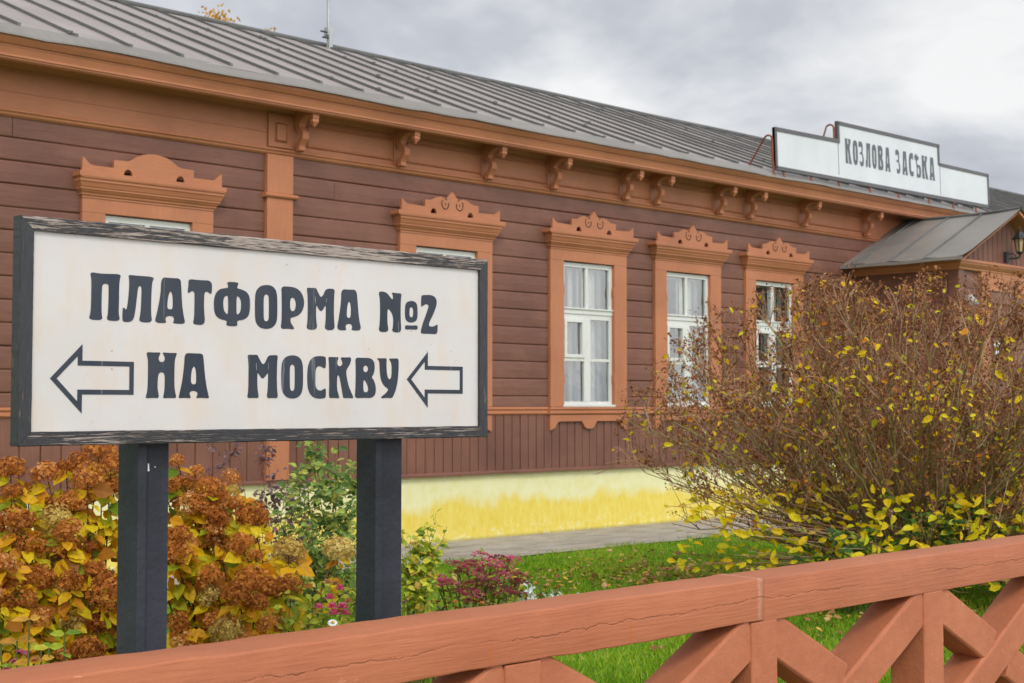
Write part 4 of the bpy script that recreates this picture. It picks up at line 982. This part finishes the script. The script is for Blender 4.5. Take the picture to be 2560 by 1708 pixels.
def hydrangea(heads, base, spread, nleaf, label):
    t = thing('hydrangea', label, 'shrub', 'hydrangeas with dried flower heads')
    sm = MB(); lf = MB(); pts_all = []
    hd = list(heads)
    for (x,y,z,r,k) in hd:
        tip = Vector((x,y,z)); b = Vector(base)+Vector((R(-.16,.16)*spread,R(-.16,.16)*spread,0))
        b = b*.55+Vector((x,y,GZ))*.45; b.z = GZ
        pts = bez(b, Vector((b.x*.7+x*.3,b.y*.7+y*.3,GZ+(z-GZ)*.6)), tip, 7)
        sm.tube(pts,[.007-.0006*i for i in range(8)],5)
        for q in range(int(nleaf)):
            i = R(1.2,6.8); a = pts[int(i)].lerp(pts[min(7,int(i)+1)], i-int(i))
            d = Vector((R(-1,1),R(-1.3,.6),R(-.55,.35))).normalized(); L = R(.048,.10)
            pet = a + d*R(.02,.05); sm.tube([a,pet],.0022,3)
            nrm = (Vector((-.3,-.9,.55))+rv(.75)).normalized()
            lf.leaf(pet,d+Vector((0,0,-.35)),nrm,L,L*R(.62,.8),0,None,.1,R(.05,.3))
        if z-r > .45:
            lo = 2
            for q in range(lo):
                d = Vector((math.cos(q*3.1+R(-.6,.6)),math.sin(q*3.1+R(-.6,.6)),R(-.5,.1))); L = R(.07,.11)
                lf.leaf(tip-Vector((0,0,r*.9)),d,Vector((0,-.5,1))+rv(.4),L,L*.7,0,None,.1,.3)
    sm.build('stems',M['stem'],t); lf.build('leaves',M['hy_leaf'],t)
    for (x,y,z,r,k) in hd: head_obj(k, random.randrange(len(HM[k])), (x,y,z), r*1.10, t)
    place(t,(base[0],base[1],GZ))
    return t
H0,H1,H2 = HEADS
extra = lambda n,x0,x1,y0,y1,z0,z1: [(R(x0,x1),R(y0,y1),R(z0,z1),R(.05,.065),0) for _ in range(n)]
hydrangea(H0+extra(8,2.5,3.6,6.3,7.0,.95,1.2)+extra(9,3.0,3.5,5.6,6.2,.45,1.0),(3.0,6.1,GZ),1.6,32,'big hydrangea with rust brown flower heads and yellow leaves left of the left sign post')
hydrangea(H1+extra(5,3.6,4.5,6.2,6.8,.8,1.1)+extra(7,3.45,3.9,5.6,6.1,.4,.9),(4.1,6.0,GZ),1.5,32,'hydrangea with dark brown heads and yellow leaves standing between the two sign posts')
hydrangea(H2,(3.85,5.6,GZ),1.2,26,'low hydrangea with tan and brown heads drooping towards the pink roses')

def shrub(name,label,cat,base,tips,stem_m,leaf_m,L,wr,per,spread=.12,twigs=3,tl=.22,rad=.006,leafdown=.1,group=None,nodes=(2,9),parts=('stems','leaves')):
    t = thing(name,label,cat,group); sm=MB(); lf=MB()
    for tip in tips:
        tip=Vector(tip); b=Vector(base)+Vector((R(-spread,spread),R(-spread,spread),0)); b.z=GZ
        pts=bez(b,b.lerp(tip,.45)+Vector((0,0,(tip.z-b.z)*.2)),tip,10)
        pts=[p+rv(.012) if 0<i<10 else p for i,p in enumerate(pts)]
        sm.tube(pts,[rad*(1-.075*i) for i in range(11)],5)
        paths=[pts]
        for k in range(twigs):
            i=random.randint(3,9); d=(Vector((R(-1,1),R(-1,1),R(.1,1)))).normalized()*tl*R(.5,1.2)
            q=[pts[i],pts[i]+d*.5+rv(.02),pts[i]+d+Vector((0,0,.02))]; q=bez(q[0],q[1],q[2],5); sm.tube(q,[rad*.4*(1-.12*j) for j in range(6)],4); paths.append(q)
        for q in paths:
            m=per if q is pts else max(3,int(per*.6))
            for j in range(m):
                f=R(.25,1)*(len(q)-1); i=min(int(f),len(q)-2); a=q[i].lerp(q[i+1],f-i)
                d=Vector((R(-1,1),R(-1,1),R(-.5,.6)-leafdown)).normalized(); ll=L*R(.6,1.2)
                n_=Vector((-.2,-.5,.9))+rv(.7)
                lf.leaf(a+d*ll*.25,d,n_,ll,ll*wr)
    sm.build(parts[0],stem_m,t); lf.build(parts[1],leaf_m,t); place(t,(base[0],base[1],GZ)); return t

# tall rose between hydrangea and right post
shrub('rose_bush','tall green rose bush with yellowing shoots beside the right sign post','shrub',(5.1,7.0,GZ),
      [(4.86,6.9,1.28),(4.95,7,1.52),(5.05,7.1,1.50),(5.16,6.9,1.44),(5.28,7,1.3),(5.38,7,1.18),(5.2,6.8,1.1),(5.4,7.1,.95),(4.9,6.8,1.0),(5.1,6.8,1.2),(5.3,6.7,.8),(5.0,6.7,.8),(5.45,7.0,1.25),(4.78,7.0,1.05)],
      M['green_stem'],M['rose_leaf'],.048,.66,32,.16,6,.24)
shrub('barberry','loose purple leaved shrub in front of the pale plinth','shrub',(5.4,7.9,GZ),
      [(5.0,7.9,1.4),(5.12,8,1.5),(5.25,7.9,1.38),(5.35,8,1.45),(5.5,7.9,1.25),(5.6,8,1.15),(5.75,7.9,1.05),(5.45,7.8,1.1),(5.85,7.9,.95),(5.2,7.8,1.15),(5.7,8,1.25),(4.95,8,1.2),(5.55,7.8,.9),(5.3,7.8,.95)],
      M['stem'],M['barberry'],.036,.62,22,.12,6,.22,.004)
shrub('rose_bush','small yellow green rose shoots right of the right sign post','shrub',(4.98,6.0,GZ),
      [(5.16,6,1.06),(5.12,5.95,.98),(5.06,6,.92),(5.24,6,.98),(4.98,6,.95),(5.2,6.05,.84),(5.1,5.9,.8),(4.92,6,.85),(5.0,5.9,.7)],
      M['green_stem'],M['rose_leaf2'],.048,.62,22,.06,4,.13,.004)
shrub('rose_bush','thin leafy rose shoot tight behind the right edge of the right sign post','shrub',(4.62,6.0,GZ),[(4.70,6.0,1.22),(4.66,6.0,1.1),(4.62,6.05,1.0)],M['green_stem'],M['rose_leaf'],.045,.6,12,.03,2,.08,.004)

# pink roses
rb = shrub('rose_bush','low rose bush with pink blooms in front of the right sign post','shrub',(3.78,5.2,GZ),
      [(3.60,5.2,.84),(3.70,5.15,.85),(3.80,5.2,.90),(3.90,5.2,.86),(3.96,5.2,.78),(3.66,5.1,.76),(3.86,5.1,.74),(3.58,5.2,.74),(3.78,5.05,.72),(3.92,5.1,.70)],
      M['green_stem'],M['rose_leaf2'],.040,.66,16,.1,4,.12,.004)
def bloom(p,r,m,parent,name='bloom'):
    mb=MB()
    for ring,(n,rr,zz) in enumerate(((3,.25,.5),(5,.55,.35),(6,.9,.05))):
        for k in range(n):
            a=2*math.pi*k/n+ring*.7; d=Vector((math.cos(a),math.sin(a),.5-.25*ring)).normalized()
            mb.leaf(Vector(p)+Vector((math.cos(a)*rr*r*.3,math.sin(a)*rr*r*.3,zz*r*.5)),d+Vector((0,0,.7-.35*ring)),Vector((-math.cos(a),-math.sin(a),.6)),r*1.1,r*1.2,0,None,.2,-.25)
    o=mb.build(name,m,parent); o.matrix_parent_inverse=Matrix.Translation(parent.location).inverted(); return o
for (x,y,z),m in zip([(3.828,5.1,.838),(3.757,5.08,.805),(3.756,5.06,.768),(3.750,5.04,.742),(3.811,5.06,.762),(3.826,5.06,.732),(3.70,5.08,.77)],['rose','rose','rose','rose','rose','rose','rose']): bloom((x,y,z),R(.018,.023),M[m],rb)
for p in [(3.80,5.1,.86),(3.76,5.1,.87),(3.86,5.08,.78),(3.79,5.05,.745)]: bloom(p,.018,M['rose2'],rb,'faded_bloom')
# a single daisy
dz = thing('daisy','single white daisy just above the rail','flower')
mb=MB(); c_=Vector((3.64,4.9,.735))
mb.tube([(3.66,4.92,GZ),(3.65,4.91,.5),tuple(c_)],.003,5); mb.build('stem',M['green_stem'],dz)
mb=MB()
ax=Vector((-.3,-.5,.8)).normalized(); u=ax.orthogonal().normalized(); v=ax.cross(u)
for k in range(14):
    a=2*math.pi*k/14; d=u*math.cos(a)+v*math.sin(a); mb.leaf(c_+d*.005,d,ax,.018,.008,0,None,.05,.05)
mb.build('petals',M['daisy'],dz)
mb=MB(); mb.lathe([(.009,-.001),(.008,.004),(.003,.007)],tuple(c_+ax*.001),8); mb.build('disc',M['daisy_c'],dz); place(dz,(3.66,4.92,GZ))

# sedum with flat maroon heads
sd = thing('sedum','clump of sedum with flat maroon flower heads on the lawn edge','flower')
heads=[(5.319,.824),(5.142,.783),(5.267,.781),(5.21,.765),(5.153,.74),(5.359,.753),(5.394,.772),(5.453,.797),(5.525,.775),(5.29,.725),(5.371,.684),(5.267,.684),(5.453,.703),(5.537,.713),(5.597,.691),(5.609,.655),(5.549,.66),(5.418,.646),(5.489,.64),(5.325,.646),(5.064,.693),(4.977,.721),(5.03,.70),(5.216,.668),(5.131,.638),(5.256,.626),(5.313,.63),(5.199,.59),(5.371,.608),(5.549,.583),(5.609,.594),(5.45,.58),(5.30,.57),(5.50,.60)]
sm=MB(); lf=MB(); SP=[]
for x,z in heads:
    k=7.0/5.8+R(-.025,.025); p=Vector((x*k,5.8*k,1.65+(z-1.65)*k)); SP.append(p)
    b=Vector((6.42+(p.x-6.42)*.45,7.0+R(-.1,.1),GZ)); pts=bez(b,b.lerp(p,.5)+Vector((0,0,.05)),p,6); sm.tube(pts,.005,5)
    for q in range(18):
        i=random.randint(1,6); d=Vector((R(-1,1),R(-1,.8),R(.1,.8))); lf.leaf(pts[i]+rv(.01),d,Vector((0,-.6,1))+rv(.4),R(.04,.07),.024)
sm.build('stems',M['green_stem'],sd); lf.build('leaves',M['sedum_leaf'],sd)
hm=MB()
for i in range(150):
    r=math.sqrt(R(0,1)); a=R(0,6.28); p=Vector((r*math.cos(a),r*math.sin(a),.42*(1-r*r)+R(-.14,.06))); s=R(.10,.17)
    for k in range(5):
        t_=k*1.257; d=Vector((math.cos(t_),math.sin(t_),.8)); hm.leaf(p,d,Vector((0,0,1)),s,s*.5,0,None,.1,0)
h0=hm.build('flower_head',M['sedum'],sd); hs_=[h0]+[copy_part(h0,sd,0) for _ in SP[1:]]
for o,p in zip(hs_,SP): o.location=p; s=R(.068,.090); o.scale=(s,s,s*.8); o.rotation_euler=(R(-.3,.3),R(-.3,.3),R(0,6))
place(sd,(6.42,7.0,GZ))

# low bedding flowers
bloom_me={}
def small_bloom(p,m,n,r,parent):
    key=(m,n)
    if key not in bloom_me:
        mb=MB()
        for q in range(n):
            a=q*6.2832/(n if n<8 else n/2)+.3*(q>n/2); mb.leaf((0,0,0),(math.cos(a),math.sin(a),R(.1,.7)),Vector((0,0,1)),R(.8,1.15)*r,.65*r)
        o=mb.build('bloom',M[m],parent); bloom_me[key]=o.data
    else:
        o=bpy.data.objects.new('bloom',bloom_me[key]); col.objects.link(o); o.parent=parent
    o.location=p; o.rotation_euler=(R(-.4,.4),R(-.4,.4),R(0,6)); return o
def bedding(x,y,h,label,mpet,grp,w=.14,nb=9,name='marigold'):
    t=thing(name,label,'flower',grp); sm=MB(); lf=MB(); tips=[]
    for k in range(nb):
        tip=Vector((x+R(-w,w),y+R(-w,w),GZ+h*R(.7,1.05))); b=Vector((x+R(-.03,.03),y+R(-.03,.03),GZ)); pts=bez(b,b.lerp(tip,.5)+Vector((0,0,.06)),tip,5); sm.tube(pts,.003,4)
        for q in range(12):
            i=random.randint(1,5); d=Vector((R(-1,1),R(-1,1),R(-.2,.7))); lf.leaf(pts[i],d,Vector((0,-.5,1))+rv(.5),R(.03,.055),.016)
        tips.append(tip)
    sm.build('stems',M['green_stem'],t); lf.build('leaves',M['bed_leaf'],t)
    for tip in tips: small_bloom(tip,mpet,12,.020,t)
    place(t,(x,y,GZ))
bl=['rusty marigold nearest the right sign post','second marigold along the bed from the right sign post','marigold in front of the left edge of the maroon sedum','marigold under the middle of the maroon sedum','marigold below the right side of the sedum','rusty marigold between the sedum and the silver plant']
for (x,y,h),l in zip([(5.42,6.55,.42),(5.58,6.5,.40),(5.78,6.5,.38),(6.0,6.6,.34),(6.35,6.5,.32),(7.0,6.95,.32)],bl): bedding(x,y,h,l,'marigold','marigolds along the bed')
bedding(5.62,6.8,.40,'magenta blooms low beside the right sign post','magenta','',.12,6,'aster')
def miller(x,y,h,label):
    t=thing('dusty_miller',label,'plant','silver leaved dusty millers'); mb=MB()
    for k in range(16):
        a=R(0,6.28); d=Vector((math.cos(a)*.5,math.sin(a)*.5,R(.7,1.2))).normalized(); b=Vector((x+R(-.03,.03),y+R(-.03,.03),GZ)); L=h*R(.7,1.05)
        mb.tube([b,b+d*L*.5,b+d*L+Vector((d.x,d.y,0))*.03],.004,4)
        for j in range(9):
            p=b+d*L*(.35+.65*j/8); s=1 if j%2 else -1; w_=d.cross(Vector((0,-1,.2))).normalized()*s
            mb.leaf(p,w_+d*.5,Vector((0,-1,.5))+rv(.3),R(.035,.06),.020)
    mb.build('leaves',M['miller'],t); place(t,(x,y,GZ))
miller(6.95,7.0,.34,'larger silver felted plant beside the maroon sedum'); miller(7.30,7.02,.24,'smaller silver plant peeping just over the rail')
bedding(6.78,7.4,.46,'single thin stalk with one violet bloom beside the silver plant','magenta','',.02,2,'aster')
# yellowing stems at the lower left
def stemplant(x,y,h,label,mf):
    t=thing('phlox',label,'plant','yellowing phlox stems at the lower left'); sm=MB(); lf=MB()
    for k in range(3):
        b=Vector((x+R(-.05,.05),y+R(-.05,.05),GZ)); tip=b+Vector((R(-.05,.05),R(-.05,.05),h*R(.85,1.05))); pts=bez(b,b.lerp(tip,.5)+rv(.02),tip,12); sm.tube(pts,.003,5)
        for i in range(3,13):
            for s in (-1,1):
                a=i*1.57+R(-.3,.3); d=Vector((math.cos(a)*s,math.sin(a)*s,.15)); lf.leaf(pts[i],d,Vector((-.3,-.8,.6))+rv(.3),R(.05,.085)*(1.1-.03*i),.024,0,None,.1,.25)
    for k in range(7):
        p=Vector((x+R(-.12,.05),y+R(-.1,.05),GZ+h*R(.8,.93)))
        small_bloom(p,'magenta',5,.018,t)
    sm.build('stems',M['green_stem'],t); lf.build('leaves',M[mf],t)
    place(t,(x,y,GZ))
stemplant(2.085,4.5,.84,'thin orange leaved stem at the lower left corner above the rail','orange_leaf'); stemplant(2.19,4.5,.78,'yellow green leafy stem between the lower left corner and the left post','rose_leaf2'); stemplant(2.0,4.55,.76,'short yellow stem in the very lower left corner','rose_leaf2')

# ------------------------------------------------------------------ the big bare bush
random.seed(5)
BX,BYc = 10.7,6.4
bb = thing('spirea_bush','large half bare bush with brown seed heads and yellow leaves before the porch','shrub')
br=MB(); tw=MB(); sh=MB(); lf=MB()
def dome(r): return .09+2.54*math.sqrt(max(0,1-(r/2.6)**3.8))
def top_at(p): return dome(math.hypot(p.x-BX,p.y-BYc))
def seedhead(p,d,s):
    for k in range(random.randint(9,16)):
        q=p+d*R(-.12,.05)*s+rv(.030*s); dd=(d*.6+rv(1)).normalized(); L=R(.012,.026)*s; n_=rv(1)
        sh.leaf(q,dd,n_,L,L*.9,0,None,.3,.1)
def yleaf(p,s=1,col_=None):
    d=Vector((R(-1,1),R(-1,1),R(-.7,.5))).normalized(); L=R(.055,.10)*s
    lf.leaf(p,d,Vector((-.4,-.8,.6))+rv(.8),L,L*R(.42,.55),0,col_,.15,R(0,.3))
clump=[Vector((BX+R(-2,2),BYc+R(-2,.6),R(.5,2.2))) for _ in range(44)]
for s in range(215):
    az=R(0,2*math.pi); rr=2.4*math.sqrt(R(0,1)); side=s>150
    if side: rr=R(1.7,2.5)
    top=dome(rr)*R(.86,1.0)
    if side: top=R(.5,2.0)
    elif rr>1.5: top*=R(.7,1.0)
    tip=Vector((BX+rr*math.cos(az),BYc+rr*math.sin(az)*.92,top)); b=Vector((BX+R(.02,.36)*math.cos(az),BYc+R(.02,.36)*math.sin(az),GZ))
    h=tip-b; c_=b+Vector((h.x*.32,h.y*.32,h.z*.55))+rv(.1)
    n=12; pts=bez(b,c_,tip,n); pts=[p+rv(.022) if 0<i<n else p for i,p in enumerate(pts)]
    br.tube(pts,[.0125*(1-.064*i) for i in range(n+1)],5)
    ends=[(pts[-1],(pts[-1]-pts[-2]).normalized())]
    for k in range(10):
        i=random.randint(4,n); a=pts[i]; base_d=(pts[i]-pts[i-1]).normalized()
        d=(base_d*.9+rv(.7)+Vector((0,0,.45))).normalized(); L=R(.22,.6)*(1.15-.04*i)
        m=a+d*L*.5+rv(.03); e=a+d*L+Vector((0,0,.08*L))+rv(.04)
        et=max(top_at(e)+R(-.05,.10),a.z-.06)
        if e.z>et: e.z=et
        q=bez(a,m,e,4); tw.tube(q,[.0050*(1-.15*j) for j in range(5)],3)
        ends.append((q[-1],(q[-1]-q[-2]).normalized()))
        hi=min(1,max(0,(e.z-.4)/2.2))
        for w_ in range(3+int(4*hi)):
            j=random.randint(1,4); dd=(d*.8+rv(.7)+Vector((0,0,.55))).normalized(); LL=R(.08,.26); e2=q[j]+dd*LL+rv(.015)
            et=max(top_at(e2)+R(0,.13),q[j].z-.03)
            if e2.z>et: e2.z=et
            tw.tube([q[j],q[j].lerp(e2,.5)+rv(.012),e2],[.0030,.0026,.0018],3)
            if R(0,1)<.40: ends.append((e2,dd))
            near_=min((e2-c).length for c in clump)
            if R(0,1)<(.20+1.0*max(0,1-near_/.5))*(1.2-.6*hi): yleaf(q[j].lerp(e2,R(.3,1)),R(.5,.9))
    for p,d in ends:
        hi=min(1,max(0,(p.z-.3)/2.3))
        if R(0,1)<.16+.62*hi: seedhead(p,d,R(.8,1.3))
        elif R(0,1)<.07: yleaf(p,R(.8,1.1))
# leafy skirts of yellow leaves low on the near side
for k in range(430):
    a=R(2.6,5.9); r=R(.8,2.4); p=Vector((BX+r*math.cos(a),BYc+r*math.sin(a)*.92,R(.3,1.05)*(1.15-.12*r)))
    e=Vector((BX+r*.5*math.cos(a),BYc+r*.5*math.sin(a),p.z*.8)); tw.tube([e,e.lerp(p,.5)+rv(.05),p],[.004,.003,.002],3)
    for q in range(random.randint(1,4)): yleaf(p+rv(.08),R(.9,1.35),R(.05,.7))
br.build('branches',M['twig_o'],bb); tw.build('twigs',M['twig'],bb); sh.build('seed_heads',M['seed'],bb); lf.build('leaves',M['bush_leaf'],bb)
place(bb,(BX,BYc,GZ))
# green growth round its foot, each clump a plant
def under(x,y,w,h,n,label,m,L=.075):
    t=thing('bramble',label,'plant','green clumps round the foot of the bare bush'); sm=MB(); lf=MB()
    for k in range(n):
        b=Vector((x+R(-.1,.1),y+R(-.1,.1),GZ)); tip=Vector((x+R(-w,w),y+R(-w,w)*.8,GZ+h*R(.4,1.05))); pts=bez(b,b.lerp(tip,.5)+Vector((0,0,h*.35)),tip,7); sm.tube(pts,[.004*(1-.1*j) for j in range(8)],4)
        for i in range(2,8):
            for q in range(2):
                c0=pts[i]+rv(.03)
                for u in (-.7,0,.7):
                    a=R(-.2,.2)+u; d=Vector((math.sin(a+k),math.cos(a+k),R(-.3,.2))); LL=L*R(.6,1.1)
                    lf.leaf(c0,d,Vector((-.3,-.5,1))+rv(.45),LL,LL*.7,0,None,.12,.2)
    sm.build('stems',M['green_stem'],t); lf.build('leaves',M[m],t); place(t,(x,y,GZ))
ul=[(9.3,6.0,.45,.62,20,'bramble clump at the far left foot of the bare bush','ivy'),(10.0,5.7,.45,.85,24,'taller bramble clump under the left half of the bare bush','ivy'),(10.75,5.35,.45,.80,22,'bramble clump under the middle of the bare bush','ivy'),(11.1,5.6,.35,1.5,16,'tall bramble shoots climbing through the middle of the bare bush','ivy'),(11.6,5.2,.55,.95,24,'bramble clump under the right half of the bare bush','ivy'),(12.2,5.0,.5,.8,18,'bramble clump at the right frame edge','ivy'),(10.2,5.1,.4,.42,12,'low bramble clump just behind the rail under the bush','rose_leaf2'),(11.2,4.9,.45,.5,12,'bramble clump seen through the brace gap at the right','rose_leaf2')]
for a in ul: under(*a)

# small tree whose orange top shows over the ridge
random.seed(8)
tr = thing('birch_tree','thin tree with orange leaves just showing over the roof ridge','tree')
mb=MB(); tx,ty=16.25,26.0; tips=[(16.2,26,10.1),(16.45,26,9.98),(15.95,26,9.95),(16.65,26.2,9.6),(17.4,26,9.93),(15.7,26,9.5),(16.0,26.4,9.4)]
mb.tube([(tx,ty,GZ),(tx+.05,ty,4),(tx,ty,8),(tx,ty,9.3)],[.16,.12,.06,.02],8)
for p in tips: mb.tube(bez(Vector((tx,ty,R(6,8))),Vector((p[0]*.6+tx*.4,ty,p[2]-1)),Vector(p),6),[.03,.025,.02,.016,.012,.008,.004],5)
mb.build('trunk',M['twig'],tr)
lf=MB()
for p in tips:
    for k in range(60 if p[0]<17 else 14):
        q=Vector(p)+Vector((R(-.22,.22),R(-.25,.25),R(-.5,.06))); lf.leaf(q,rv(1),rv(1),R(.07,.11),.06)
for k in range(600):
    q=Vector((tx+R(-1,1),ty+R(-1,1),R(6,9.2))); lf.leaf(q,rv(1),rv(1),R(.07,.11),.06)
lf.build('crown',M['orange_leaf'],tr); place(tr,(tx,ty,GZ))

# ------------------------------------------------------------------ grass and litter
rng=np.random.default_rng(4)
def blades(name,mat,X,Y,Hh,W,lean=.5):
    n=len(X); a=rng.uniform(0,2*np.pi,n); l=rng.normal(0,lean,(n,2))*Hh[:,None]
    b0=np.stack([X-np.cos(a)*W,Y-np.sin(a)*W,np.full(n,GZ)],1); b1=np.stack([X+np.cos(a)*W,Y+np.sin(a)*W,np.full(n,GZ)],1)
    m0=np.stack([X-np.cos(a)*W*.8+l[:,0]*.35,Y-np.sin(a)*W*.8+l[:,1]*.35,GZ+Hh*.6],1); m1=np.stack([X+np.cos(a)*W*.8+l[:,0]*.35,Y+np.sin(a)*W*.8+l[:,1]*.35,GZ+Hh*.6],1)
    tp=np.stack([X+l[:,0],Y+l[:,1],GZ+Hh],1)
    v=np.stack([b0,b1,m1,m0,tp],1).reshape(-1,3); k=np.arange(n)*5
    idx=np.stack([k,k+1,k+2,k+3,k+3,k+2,k+4],1).reshape(-1)
    me=bpy.data.meshes.new(name); me.vertices.add(n*5); me.vertices.foreach_set('co',v.ravel().astype(np.float32))
    me.loops.add(n*7); me.loops.foreach_set('vertex_index',idx.astype(np.int32))
    st_=np.stack([np.arange(n)*7,np.arange(n)*7+4],1).ravel(); tot=np.tile([4,3],n)
    me.polygons.add(n*2); me.polygons.foreach_set('loop_start',st_.astype(np.int32)); me.polygons.foreach_set('loop_total',tot.astype(np.int32))
    me.update(calc_edges=True); me.materials.append(mat)
    r=np.repeat(np.clip(rng.normal(.45,.25,n)+.17*np.sin(X*1.9+np.sin(Y*2.3))+.13*np.sin(X*5.1+Y*3.7)*np.sin(Y*4.9),0,1),2)
    at=me.attributes.new('rnd','FLOAT','FACE'); at.data.foreach_set('value',r.astype(np.float32))
    o=bpy.data.objects.new(name,me); col.objects.link(o); return tag(o,kind='stuff')
def scatter(n,x0,x1,y0,y1): return rng.uniform(x0,x1,n),rng.uniform(y0,y1,n)
X,Y=scatter(210000,4.2,14.5,3.2,10.75)
near=(X*.72-Y*.69); keep=(near>-.6*Y*.2-.9)&(rng.uniform(0,1,len(X))<np.clip(1.25-.055*np.hypot(X,Y),.35,1))
keep&=~((Y>10.64+.07*np.sin(X*2.1)+.05*np.sin(X*5.3+1)+rng.normal(0,.05,len(X))))
X,Y=X[keep],Y[keep]
patch=.75+.35*np.sin(X*2.7+1.3*np.sin(Y*1.7))*np.sin(Y*2.2)
Hh=rng.uniform(.035,.085,len(X))*patch; blades('grass',M['grass'],X,Y,Hh,rng.uniform(.0022,.0042,len(X)))
random.seed(9); lt=MB()
def litter(n,cx,cy,sx_,sy_,zz=.05):
    for k in range(n):
        p=Vector((random.gauss(cx,sx_),random.gauss(cy,sy_),GZ+R(.015,zz)))
        if p.y>10.5 or p.y<3.2: continue
        L=R(.035,.075); lt.leaf(p,Vector((R(-1,1),R(-1,1),R(-.2,.25))),Vector((R(-.5,.5),R(-.5,.5),1)),L,L*R(.5,.75),0,None,.15,R(-.3,.4))
litter(480,10.1,8.5,.6,.5); litter(150,9.6,7.8,.8,.6); litter(200,9.3,5.4,.7,.4); litter(120,8.9,8.9,.6,.5); litter(120,10.9,9.4,.8,.4); litter(60,7.5,7.5,1.2,1.2)
tag(lt.build('fallen_leaves',M['litter']),kind='stuff')
# dark soil under the planting
mb=MB(); ed=[]; 
for k in range(40):
    a=2*math.pi*k/40; ed.append((4.0+1.9*math.cos(a)+.1*mnoise.noise((k*.4,0,0)),5.9+1.7*math.sin(a)*.9,GZ+.006))
mb.add(ed,[tuple(range(40))]); tag(mb.build('flower_bed_soil',M['soil']),kind='structure')

# ------------------------------------------------------------------ sky, sun, camera
w=bpy.data.worlds.new('World'); scene.world=w; w.use_nodes=True; nt=w.node_tree; nt.nodes.clear()
N=nt.nodes.new; Lk=nt.links.new
SUN_EL,SUN_AZ=math.radians(42),math.radians(215)   # azimuth measured from +Y clockwise
sky=N('ShaderNodeTexSky'); sky.sky_type='NISHITA'; sky.sun_disc=False; sky.sun_elevation=SUN_EL; sky.sun_rotation=SUN_AZ; sky.dust_density=2
tc=N('ShaderNodeTexCoord'); sp=N('ShaderNodeSeparateXYZ'); Lk(tc.outputs['Generated'],sp.inputs[0])
def mth(op,a,b=None,clamp=False):
    n=N('ShaderNodeMath'); n.operation=op; n.use_clamp=clamp
    for i,v in enumerate((a,b)):
        if v is None: continue
        if isinstance(v,bpy.types.NodeSocket): Lk(v,n.inputs[i])
        else: n.inputs[i].default_value=v
    return n.outputs[0]
zc=mth('ADD',mth('MAXIMUM',sp.outputs[2],0),.34)
cb=N('ShaderNodeCombineXYZ'); Lk(mth('DIVIDE',sp.outputs[0],zc),cb.inputs[0]); Lk(mth('DIVIDE',sp.outputs[1],zc),cb.inputs[1])
def nz(scale,det,loc,rough=.55):
    mp=N('ShaderNodeMapping'); mp.inputs['Location'].default_value=loc; mp.inputs['Scale'].default_value=(1,1,1); Lk(cb.outputs[0],mp.inputs[0])
    t=N('ShaderNodeTexNoise'); t.inputs['Scale'].default_value=scale; t.inputs['Detail'].default_value=det; t.inputs['Roughness'].default_value=rough; t.inputs['Distortion'].default_value=.35; Lk(mp.outputs[0],t.inputs['Vector']); return t.outputs[0]
cl=mth('ADD',mth('MULTIPLY',nz(1.25,5,SKYLOC),.66),mth('MULTIPLY',nz(3.2,5,(3,1,0)),.34))
rp=N('ShaderNodeValToRGB'); Lk(cl,rp.inputs[0]); cr=rp.color_ramp
for (p,c),i in zip([(.34,(4.0,4.3,5.0,1)),(.45,(5.2,5.4,6.0,1)),(.53,(7.0,7.1,7.3,1)),(.62,(8.6,8.6,8.5,1))],range(4)):
    if i>=2: cr.elements.new(p)
for e,(p,c) in zip(cr.elements,[(.38,(.47,.485,.535,1)),(.45,(.59,.60,.645,1)),(.50,(.75,.755,.77,1)),(.58,(.96,.955,.94,1))]): e.position=p; e.color=c
# brighter cloud behind the photographer where the veiled sun stands
back=mth('MULTIPLY',mth('MAXIMUM',mth('ADD',mth('MULTIPLY',sp.outputs[1],-1.0),mth('MULTIPLY',sp.outputs[2],.35)),0),1.0)
gain=mth('MULTIPLY',mth('ADD',mth('MULTIPLY',back,BACKG),1.0),10.0)
sc=N('ShaderNodeVectorMath'); sc.operation='SCALE'; Lk(rp.outputs[0],sc.inputs[0]); Lk(gain,sc.inputs[3])
mx=N('ShaderNodeMix'); mx.data_type='RGBA'; mx.inputs[0].default_value=.88; Lk(sky.outputs[0],mx.inputs[6]); Lk(sc.outputs[0],mx.inputs[7])
bg=N('ShaderNodeBackground'); bg.inputs[1].default_value=.1; Lk(mx.outputs[2],bg.inputs[0]); wo=N('ShaderNodeOutputWorld'); Lk(bg.outputs[0],wo.inputs[0])

sl=bpy.data.lights.new('sun','SUN'); sl.energy=SUN_E; sl.angle=math.radians(14); sl.color=(1,.95,.87)
so=bpy.data.objects.new('sun',sl); col.objects.link(so)
sd_=Vector((math.sin(SUN_AZ)*math.cos(SUN_EL),math.cos(SUN_AZ)*math.cos(SUN_EL),math.sin(SUN_EL)))
so.rotation_euler=sd_.to_track_quat('Z','Y').to_euler(); so.location=(0,-5,20)

cd=bpy.data.cameras.new('camera'); co=bpy.data.objects.new('camera',cd); col.objects.link(co); scene.camera=co
cd.lens=50.0; cd.sensor_width=36; cd.clip_end=2000; cd.clip_start=.05
PH,PI_=math.radians(46.26192),math.radians(2.59233)
fwd=Vector((math.cos(PH)*math.cos(PI_),math.sin(PH)*math.cos(PI_),math.sin(PI_)))
co.location=(0,0,1.65); co.rotation_euler=fwd.to_track_quat('-Z','Y').to_euler()
cd.dof.use_dof=True; cd.dof.focus_distance=5.0; cd.dof.aperture_fstop=9
vs_=scene.view_settings; vs_.view_transform='Standard'; vs_.look='None'; vs_.exposure=EXPO; vs_.gamma=1
